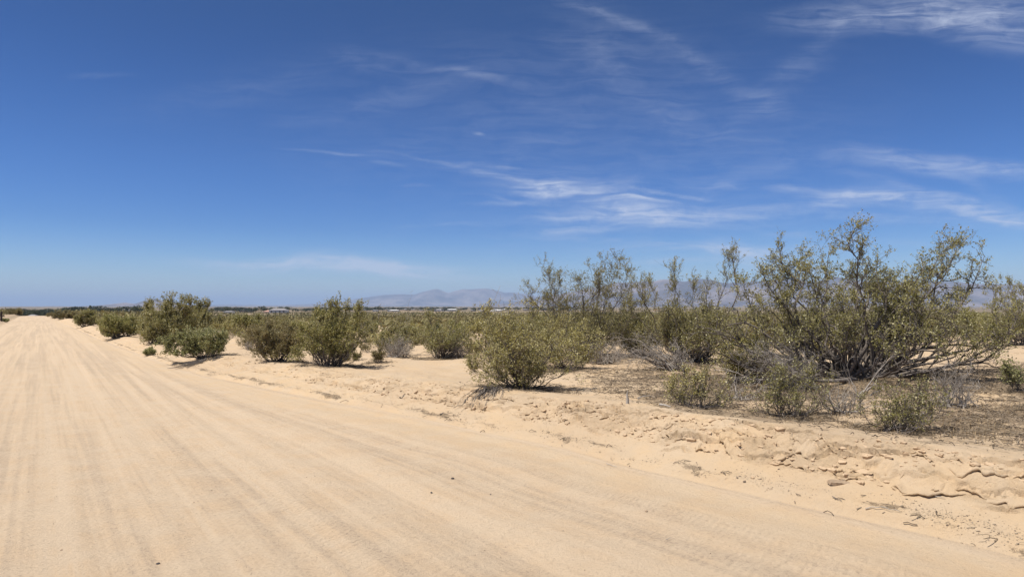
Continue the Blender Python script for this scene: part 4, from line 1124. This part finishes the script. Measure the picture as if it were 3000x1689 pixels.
# thin crusts of sand whose road-side edges have broken off and hang over the slope
def crust_mesh(r):
    V, Fc, off = [], [], 0
    spots = [(1.2 + 8.5 * r.uniform(), r.uniform(.46, .90), 1.0) for _ in range(84)] + [(9.5 + 16 * r.uniform(), r.uniform(.5, .92), .7) for _ in range(90)]
    spots += [(2.0, .50, 2.0), (2.5, .52, 1.8), (2.3, .80, 1.8), (3.1, .60, 1.9), (3.7, .66, 1.8), (1.7, .80, 1.6), (4.4, .68, 1.7), (5.2, .72, 1.6), (6.0, .74, 1.5), (6.9, .76, 1.5)]
    for (s0, v0, sc) in spots:
        L = r.uniform(.07, .34) * sc; W = r.uniform(.07, .16) * sc
        lift = r.uniform(.016, .034) * min(sc, 1.25); th = lift * r.uniform(.35, .55)
        n = max(10, int(L / .011)); m = 7
        ss = s0 + np.linspace(-L / 2, L / 2, n)
        env = np.clip(1 - np.abs(np.linspace(-1, 1, n)) ** 2.2, 0, 1)
        sd = int(r.integers(0, 9999))
        skew = r.normal(0, .10)
        front = foot(np.full(n, s0)) + v0 * crest_w(np.full(n, s0)) + skew * (ss - s0) * 2 - .09 * sc * np.abs(fbm(ss * 3.1, ss * 0, sd, 3)) * 2 + .055 * fbm(ss * 12, ss * 0, sd + 1, 3) + .02 * fbm(ss * 34, ss * 0, sd + 3, 2)
        P = []
        wj = np.append(np.arange(m) / (m - 1) * W, .05 * sc)
        X_, Y_ = to_xy(ss[None] + 0 * wj[:, None], front[None] + wj[:, None])
        Z_ = ground_z(X_, Y_, True)
        for j in range(m):
            w_ = j / (m - 1)
            t = front + W * w_
            x, y, z = X_[j], Y_[j], Z_[j]
            zz = z + lift * env * (1 - w_) ** 1.3 - .010 * w_ - .012 * (1 - env)
            zz = zz + .012 * fbm(ss * 17, t * 17, sd + 2, 3)
            P.append(np.stack([x, y, zz], 1))
        x, y = to_xy(ss, front + .004); P.insert(0, np.stack([x, y, P[0][:, 2] - th * env - .002], 1))
        P.insert(0, np.stack([X_[m], Y_[m], Z_[m] - .02], 1))
        P = np.stack(P, 0); k = P.shape[0]
        V.append(P.reshape(-1, 3))
        i = (np.arange(k - 1)[:, None] * n + np.arange(n - 1)[None]).ravel()
        Fc.append(np.stack([i, i + 1, i + n + 1, i + n], 1) + off); off += k * n
    return np.concatenate(V), np.concatenate(Fc)
o = link_mesh('sand_crust', quads_mesh('sand_crust', *crust_mesh(np.random.default_rng(123))), M['bank'])
tag(o, 'thin broken crusts of sand hanging over the upper slope of the road bank', 'sand crust', kind='stuff')

# ------------------------------------------------------------------ stones, sticks, post
def stone(px, py, size, mat, label, group='loose stones on the road', name='stone'):
    import bmesh
    x, y, z = spot(px, py)
    r = random.Random(int(px))
    bm = bmesh.new(); bmesh.ops.create_icosphere(bm, subdivisions=2, radius=size)
    for v in bm.verts:
        v.co = Vector((v.co.x * 1.25, v.co.y * .9, v.co.z * .65)) * (1 + r.uniform(-.16, .16))
    me = bpy.data.meshes.new(name); bm.to_mesh(me); bm.free()
    o = link_mesh(name, me, M[mat]); o.location = (x, y, float(ground_z(np.array([x]), np.array([y]), True)[0]) + size * .35); o.rotation_euler = (0, 0, r.uniform(0, 6))
    tag(o, label, 'stone', group)
stone(1326, 1402, .014, 'dark_stone', 'dark stone on the open road, largest of those near the picture centre')
stone(1264, 1443, .010, 'dark_stone', 'small dark stone just left below the largest dark stone on the road')
stone(1437, 1448, .007, 'dark_stone', 'tiny dark stone right below the largest dark stone on the road')
stone(463, 1651, .010, 'dark_stone', 'dark stone at the bottom edge of the road, lower left')
stone(1894, 1498, .011, 'tan_stone', 'brown stone on the road nearest to the bank, lower right')
stone(180, 1612, .010, 'tan_stone', 'brown pebble lowest at the left on the road')
stone(1533, 1226, .028, 'clod', 'sandy lump on the smooth slope of the bank under the yellow-green bush', 'lumps on the bank', 'sand_lump')
stone(2205, 1402, .018, 'clod', 'sandy lump on the slope of the bank left of the hollow with the flat stone', 'lumps on the bank', 'sand_lump')
stone(2855, 1370, .030, 'clod', 'sandy lump below the long crack in the bank at the far right', 'lumps on the bank', 'sand_lump')

def stick(p0, p1, rad, mat, label, h=0.01, name='stick', lift=0.0, nseg=8, group='loose sticks on the ground'):
    a = spot(*p0); b = spot(*p1)
    r = np.random.default_rng(int(p0[0]))
    P = np.zeros((1, nseg, 3))
    for i in range(nseg):
        u = i / (nseg - 1)
        x = a[0] + (b[0] - a[0]) * u; y = a[1] + (b[1] - a[1]) * u
        L = math.hypot(b[0] - a[0], b[1] - a[1])
        x += r.normal(0, L * .03); y += r.normal(0, L * .03)
        P[0, i] = (x, y, float(ground_z(np.array([x]), np.array([y]), True)[0]) + rad + h + lift * math.sin(u * 3.14))
    org = P[0, 0].copy(); P -= org
    v, f = tubes(P, (rad * np.linspace(1, .45, nseg))[None], 6)
    o = link_mesh(name, quads_mesh(name, v, f, smooth=True), M[mat]); o.location = org
    tag(o, label, 'stick', group)
stick((1775, 1360), (1806, 1370), .004, 'dead', 'short dark stick lying on the road near the foot of the bank')
stick((1868, 1167), (1918, 1166), .008, 'pale_wood', 'pale curved stick on the litter right of the upright splinter', .0, lift=.03)
stick((1936, 1190), (1966, 1196), .016, 'dead', 'short grey log lying on the litter behind the bank lip')
stick((2440, 1472), (2466, 1484), .004, 'bark', 'dark stick on the gravel line at the foot of the bank')
stick((2540, 1504), (2640, 1516), .004, 'dead', 'long thin curved twig lying along the foot of the bank', lift=.01)
stick((2735, 1455), (2770, 1464), .0035, 'dead', 'thin curved twig on the smooth slope of the bank at the right')
stick((2665, 1222), (2720, 1212), .010, 'pale_wood', 'pale dead stick under the low green bush')
stick((1170, 1166), (1186, 1156), .010, 'bark', 'dark stick lying on the bank left of the yellow-green bush')
stick((1290, 1218), (1300, 1212), .012, 'bark', 'short dark stub on the lower slope of the bank')
stick((1950, 1585), (1965, 1578), .0025, 'dead', 'tiny twig on the road at the lower right')
# upright splinter
x, y, z = spot(1838, 1182)
P = np.array([[[0, 0, -.02], [.005, 0, .05], [-.004, 0, .11], [.004, 0, .17]]])
v, f = tubes(P, np.array([[.022, .018, .011, .003]]), 6)
o = link_mesh('wood_splinter', quads_mesh('wood_splinter', v, f, smooth=True), M['pale_wood']); o.location = (x, y, z)
tag(o, 'pale splinter of wood standing upright behind the bank lip', 'stump')

# flat stone in a hollow of the bank
x, y, z = spot(2455, 1416)
rs = np.random.default_rng(5)
def slab(L, W, T, k=14):
    an = np.linspace(0, 2 * np.pi, k, endpoint=False); rad = rs.uniform(.82, 1.08, k)
    lo = np.stack([np.cos(an) * L * rad, np.sin(an) * W * rad, np.full(k, -T)], 1)
    hi = np.stack([np.cos(an) * L * rad * .86, np.sin(an) * W * rad * .82, np.full(k, T) + rs.normal(0, T * .3, k)], 1)
    c = np.array([[0, 0, T * 1.2]])
    V = np.concatenate([lo, hi, c]); F = []
    for i in range(k):
        j = (i + 1) % k
        F += [(i, j, k + j, k + i), (k + i, k + j, 2 * k)]
    me = bpy.data.meshes.new('flat_stone'); me.from_pydata([tuple(q) for q in V], [], F); me.update(); return me
o = link_mesh('flat_stone', slab(.10, .038, .012), M['tan_stone']); o.location = (x, y, z + .012); o.rotation_euler = (.35, .05, math.radians(-12))
tag(o, 'flat grey-brown stone lodged in a hollow on the face of the bank', 'stone')

# fence post at the left edge
x, y, z = spot(3, 941)
P = np.array([[[0, 0, -.2], [0.02, 0, .35], [0.0, 0, .75], [0.02, 0, 1.05]]])
hgt = (941 - 912) * y / FPX
P[:, :, 2] *= hgt / 1.05
v, f = tubes(P, np.array([[.11, .10, .10, .08]]), 7)
root = empty('fence_post', (x, y, z))
tag(root, 'dark weathered wooden post at the left edge of the picture, across the road', 'post')
link_mesh('post', quads_mesh('post', v, f, smooth=True), M['post'], root)
v, f = tubes(np.array([[[-.3, 0, hgt * .55], [0, .1, hgt * .58], [.32, .05, hgt * .5]]]), np.array([[.04, .06, .04]]), 5)
link_mesh('rail_stub', quads_mesh('rail_stub', v, f, smooth=True), M['post'], root)

# ------------------------------------------------------------------ town: trees and houses
def crown_mesh(seed, W, H, z0, n, ls, lobes=7, cone=0.0):
    r = np.random.default_rng(seed)
    c = np.stack([r.normal(0, W * .34, lobes), r.normal(0, W * .34, lobes), z0 + H * r.uniform(.25, .8, lobes)], 1)
    if cone: c[:, :2] *= (1 - (c[:, 2:3] - z0) / H) * 1.2
    i = r.integers(0, lobes, n)
    d = r.normal(0, 1, (n, 3)); d /= np.linalg.norm(d, axis=1, keepdims=True)
    rad = W * .42 * r.uniform(.45, 1.0, n) ** .5
    if cone: rad = rad * (1.15 - (c[i, 2] - z0) / H)
    P = c[i] + d * rad[:, None] * np.array([1, 1, H / W * .62])
    return leaves(r, P, ls, .7, .4)
def make_tree(kind, seed):
    root = empty({'round': 'broadleaf_tree', 'tall': 'conifer_tree', 'wide': 'broadleaf_tree', 'palm': 'palm_tree'}[kind], (0, 0, 0))
    r = np.random.default_rng(seed)
    if kind == 'palm':
        P = np.array([[[0, 0, -.3], [.1, 0, 4], [.0, .1, 8], [.1, .1, 11]]]); R = np.array([[.28, .2, .18, .16]])
        v, f = tubes(P, R, 6); link_mesh('trunk', quads_mesh('trunk', v, f, True), M['tree_bark'], root)
        n = 26; az = np.linspace(0, 6.28, n); el = r.uniform(-.5, .9, n)
        fr = np.zeros((n, 6, 3))
        for i in range(6):
            u = i / 5
            fr[:, i, 0] = .1 + np.cos(az) * np.cos(el) * 2.2 * u; fr[:, i, 1] = .1 + np.sin(az) * np.cos(el) * 2.2 * u; fr[:, i, 2] = 11 + np.sin(el) * 2.0 * u - 1.3 * u * u
        v, f = tubes(fr, np.broadcast_to(np.array([.05, .22, .26, .22, .14, .03])[None], (n, 6)), 3)
        link_mesh('crown', quads_mesh('crown', v, f), M['palm_leaf'], root)
        return root
    W, H, z0 = {'round': (5.5, 5.0, 1.2), 'tall': (3.6, 8.0, .8), 'wide': (8.0, 5.0, 1.0)}[kind]
    P = np.array([[[0, 0, -.3], [.08, 0, z0 + .5], [-.1, .1, z0 + H * .5], [0, 0, z0 + H * .8]]])
    wood = [tubes(P, np.array([[.28, .2, .12, .04]]), 6)]
    b = grow(r, np.repeat(P[:, 1], 6, 0), r.normal(0, 1, (6, 3)) * [1, 1, .2] + [0, 0, .8], np.full(6, H * .45), 5, .15, .05)
    wood.append(tubes(b, np.broadcast_to(np.linspace(.12, .03, 5)[None], (6, 5)), 4))
    link_mesh('trunk', quads_mesh('trunk', *merge(wood), smooth=True), M['tree_bark'], root)
    v, f = crown_mesh(seed, W, H, z0, 900, .55, 9, 1.0 if kind == 'tall' else 0)
    link_mesh('crown', quads_mesh('crown', v, f), M['tree_leaf2' if seed % 3 == 0 else 'tree_leaf'], root)
    return root
TP = {k: [make_tree(k, s) for s in ss] for k, ss in {'round': (501, 503, 504), 'tall': (505, 507), 'wide': (508, 509), 'palm': (510,)}.items()}
def place_tree(kind, px, dist, h, label, group, rt):
    src = rt.choice(TP[kind])
    c = copy_tree(src)
    x = (px - 1500) / FPX * dist; y = dist
    nat = {'round': 6.0, 'tall': 8.6, 'wide': 5.8, 'palm': 12}[kind]
    c.location = (x, y, gz(x, y)); c.rotation_euler = (0, 0, rt.uniform(0, 6.28))
    k = h / nat
    c.scale = (k * rt.uniform(.9, 1.2), k * rt.uniform(.9, 1.2), k)
    tag(c, label, 'tree', group)
rt = random.Random(31)
TG = {'round': 'round dark tree', 'tall': 'pointed dark conifer', 'wide': 'broad dark tree'}
def belt(x0, x1, n, d0, d1, h0, h1, where, kinds=('round', 'wide', 'tall')):
    for i in range(n):
        px = x0 + (x1 - x0) * (i + rt.uniform(-.4, .4) + .5) / n
        k = rt.choices(kinds, weights=[5, 5, 1.5][:len(kinds)])[0]
        lb = '%s %s' % (TG[k], where)
        place_tree(k, px, rt.uniform(d0, d1), rt.uniform(h0, h1), lb, lb, rt)
belt(-20, 75, 9, 430, 560, 4.2, 5.6, 'on the horizon left of the road')
belt(50, 170, 16, 430, 520, 4.6, 6.4, 'just beyond the crest of the road')
belt(170, 420, 34, 480, 640, 4.6, 6.9, 'on the horizon between the road and the tallest roadside bush')
belt(590, 1000, 44, 720, 1000, 4.2, 7.2, 'on the horizon between the tallest roadside bush and the vase-shaped bush')
belt(990, 1330, 50, 1000, 1900, 4.5, 8.5, 'in the town above the dead thicket')
belt(1300, 1720, 44, 1100, 2100, 4.5, 8.5, 'in the town above the yellow-green bush')
belt(1720, 2300, 14, 1200, 2200, 4.5, 7.5, 'in the town behind the dense upright bush')
place_tree('tall', 264, 500, 7.6, 'pointed conifer rising highest in the tree belt right of the road', None, rt)
place_tree('palm', 759, 900, 8.2, 'leftmost of the three thin palms on the horizon', 'palms on the horizon', rt)
place_tree('palm', 766, 900, 7.6, 'middle one of the three thin palms on the horizon', 'palms on the horizon', rt)
place_tree('palm', 773, 880, 8.2, 'rightmost of the three thin palms on the horizon', 'palms on the horizon', rt)
for k in TP:
    for p in TP[k]:
        for ch in list(p.children): bpy.data.objects.remove(ch)
        bpy.data.objects.remove(p)

def box(x0, x1, y0, y1, z0, z1):
    v = np.array([[x, y, z] for z in (z0, z1) for x, y in ((x0, y0), (x1, y0), (x1, y1), (x0, y1))], float)
    f = np.array([[0, 3, 2, 1], [4, 5, 6, 7], [0, 1, 5, 4], [1, 2, 6, 5], [2, 3, 7, 6], [3, 0, 4, 7]])
    return v, f
def make_house(wall, roof, L, W, H, pitch):
    root = empty('house', (0, 0, 0))
    link_mesh('wall', quads_mesh('wall', *box(-L / 2, L / 2, -W / 2, W / 2, -.5, H)), M[wall], root)
    o_ = .5
    # hipped roof
    e = H + W / 2 * pitch
    v = np.array([[-L/2-o_, -W/2-o_, H + .003], [L/2+o_, -W/2-o_, H + .003], [L/2+o_, W/2+o_, H + .003], [-L/2-o_, W/2+o_, H + .003], [-L/2+W*.35, 0, e], [L/2-W*.35, 0, e],
                  [-L/2-o_, -W/2-o_, H - .2], [L/2+o_, -W/2-o_, H - .2], [L/2+o_, W/2+o_, H - .2], [-L/2-o_, W/2+o_, H - .2]], float)
    me = bpy.data.meshes.new('roof')
    me.from_pydata([tuple(q) for q in v], [], [(0, 1, 5, 4), (1, 2, 5), (2, 3, 4, 5), (3, 0, 4), (6, 7, 1, 0), (7, 8, 2, 1), (8, 9, 3, 2), (9, 6, 0, 3), (9, 8, 7, 6)]); me.update()
    link_mesh('roof', me, M[roof], root)
    for i, xx in enumerate(np.linspace(-L * .36, L * .36, 4)):
        if i == 1:
            link_mesh('door', quads_mesh('door', *box(xx - .5, xx + .5, -W / 2 - .05, -W / 2 + .05, 0, 2.1)), M['roof_grey'], root)
        else:
            link_mesh('window', quads_mesh('window', *box(xx - .7, xx + .7, -W / 2 - .05, -W / 2 + .05, 1.0, 2.1)), M['glass'], root)
    return root
HK = [('white', 'wall_white', 'roof_grey', 16, 9, 2.9, .4), ('white pale-roofed', 'wall_white', 'roof_pale', 20, 10, 3.1, .25), ('tan red-roofed', 'wall_tan', 'roof_red', 18, 11, 3.0, .45), ('tan', 'wall_tan', 'roof_grey', 15, 9, 2.9, .4)]
HP = [(k[0], make_house(*k[1:])) for k in HK]
def place_house(i, px, dist, where, label=None, sc=1.0):
    kind, src = HP[i]
    c = copy_tree(src)
    x = (px - 1500) / FPX * dist
    c.location = (x, dist, gz(x, dist)); c.rotation_euler = (0, 0, rt.uniform(-.5, .5)); c.scale = sc if isinstance(sc, tuple) else (sc, sc, sc)
    lb = label or '%s house %s' % (kind, where)
    tag(c, lb, 'house', lb if not label else None)
place_house(0, 98, 400, '', 'low white building just beyond the crest of the road', (.42, .42, .62))
place_house(2, 792, 660, '', 'red-roofed house in the trees left of the vase-shaped bush, the largest there', .6)
place_house(0, 672, 690, '', 'white house in the trees right of the tallest roadside bush', .6)
place_house(0, 818, 650, '', 'white house just right of the red-roofed house')
place_house(3, 722, 830, '', 'tan house in the trees left of the thin palms')
place_house(0, 380, 520, '', 'white house showing through the tree belt beside the tallest roadside bush')
for n, x0, x1, d0, d1, where in ((26, 990, 1330, 1050, 2300, 'in the town above the dead thicket'), (34, 1300, 1720, 1100, 2500, 'in the town above the yellow-green bush'), (12, 1720, 2300, 1200, 2400, 'in the town behind the dense upright bush')):
    for i in range(n):
        d = d0 + (d1 - d0) * rt.random() ** 1.3
        place_house(rt.choices((0, 1, 2, 3), weights=(5, 2, 1, 5))[0], rt.uniform(x0, x1), d, where, None, rt.uniform(.55, 1.0))
for _, p in HP:
    for ch in list(p.children): bpy.data.objects.remove(ch)
    bpy.data.objects.remove(p)

# ------------------------------------------------------------------ haze
hm, nt, out = new_mat('haze')
pv = nt.n('ShaderNodeVolumePrincipled')
pv.inputs['Color'].default_value = (*HAZE_COLOR, 1)
pv.inputs['Density'].default_value = HAZE_DENSITY
nt.link(pv.outputs[0], out.inputs['Volume'])
zmin = min(float(ZZ.min()), min(float(v[:, 2].min()) for v, f in mts)) - 1.0
zmax = max(float(v[:, 2].max()) for v, f in mts) + 20
v, f = box(-44500 * 1.35, 44500 * 1.35, -44500 * 1.35, 44500 * 1.35, zmin, zmax)
o = link_mesh('haze', quads_mesh('haze', v, f), hm)
o['kind'] = 'stuff'
o['label'] = 'thin blue haze over the far plain and mountains'

# small groups: name each member by its place; count words
from collections import defaultdict
grp = defaultdict(list)
for o in scene.objects:
    if o.parent is None and o.get('group') and o.get('label'): grp[o['label']].append(o)
for lb, obs in grp.items():
    if len(obs) in (2, 3):
        obs.sort(key=lambda q: q.location.x / max(q.location.y, 1))
        for o, w_ in zip(obs, ('leftmost', 'rightmost') if len(obs) == 2 else ('leftmost', 'middle', 'rightmost')):
            o['label'] = '%s %s' % (w_, lb)
    elif len(obs) == 1: del obs[0]['group']
for o in scene.objects:
    if o.get('label') and len(o['label'].split()) > 16: print('LONG', o.name, o['label'])
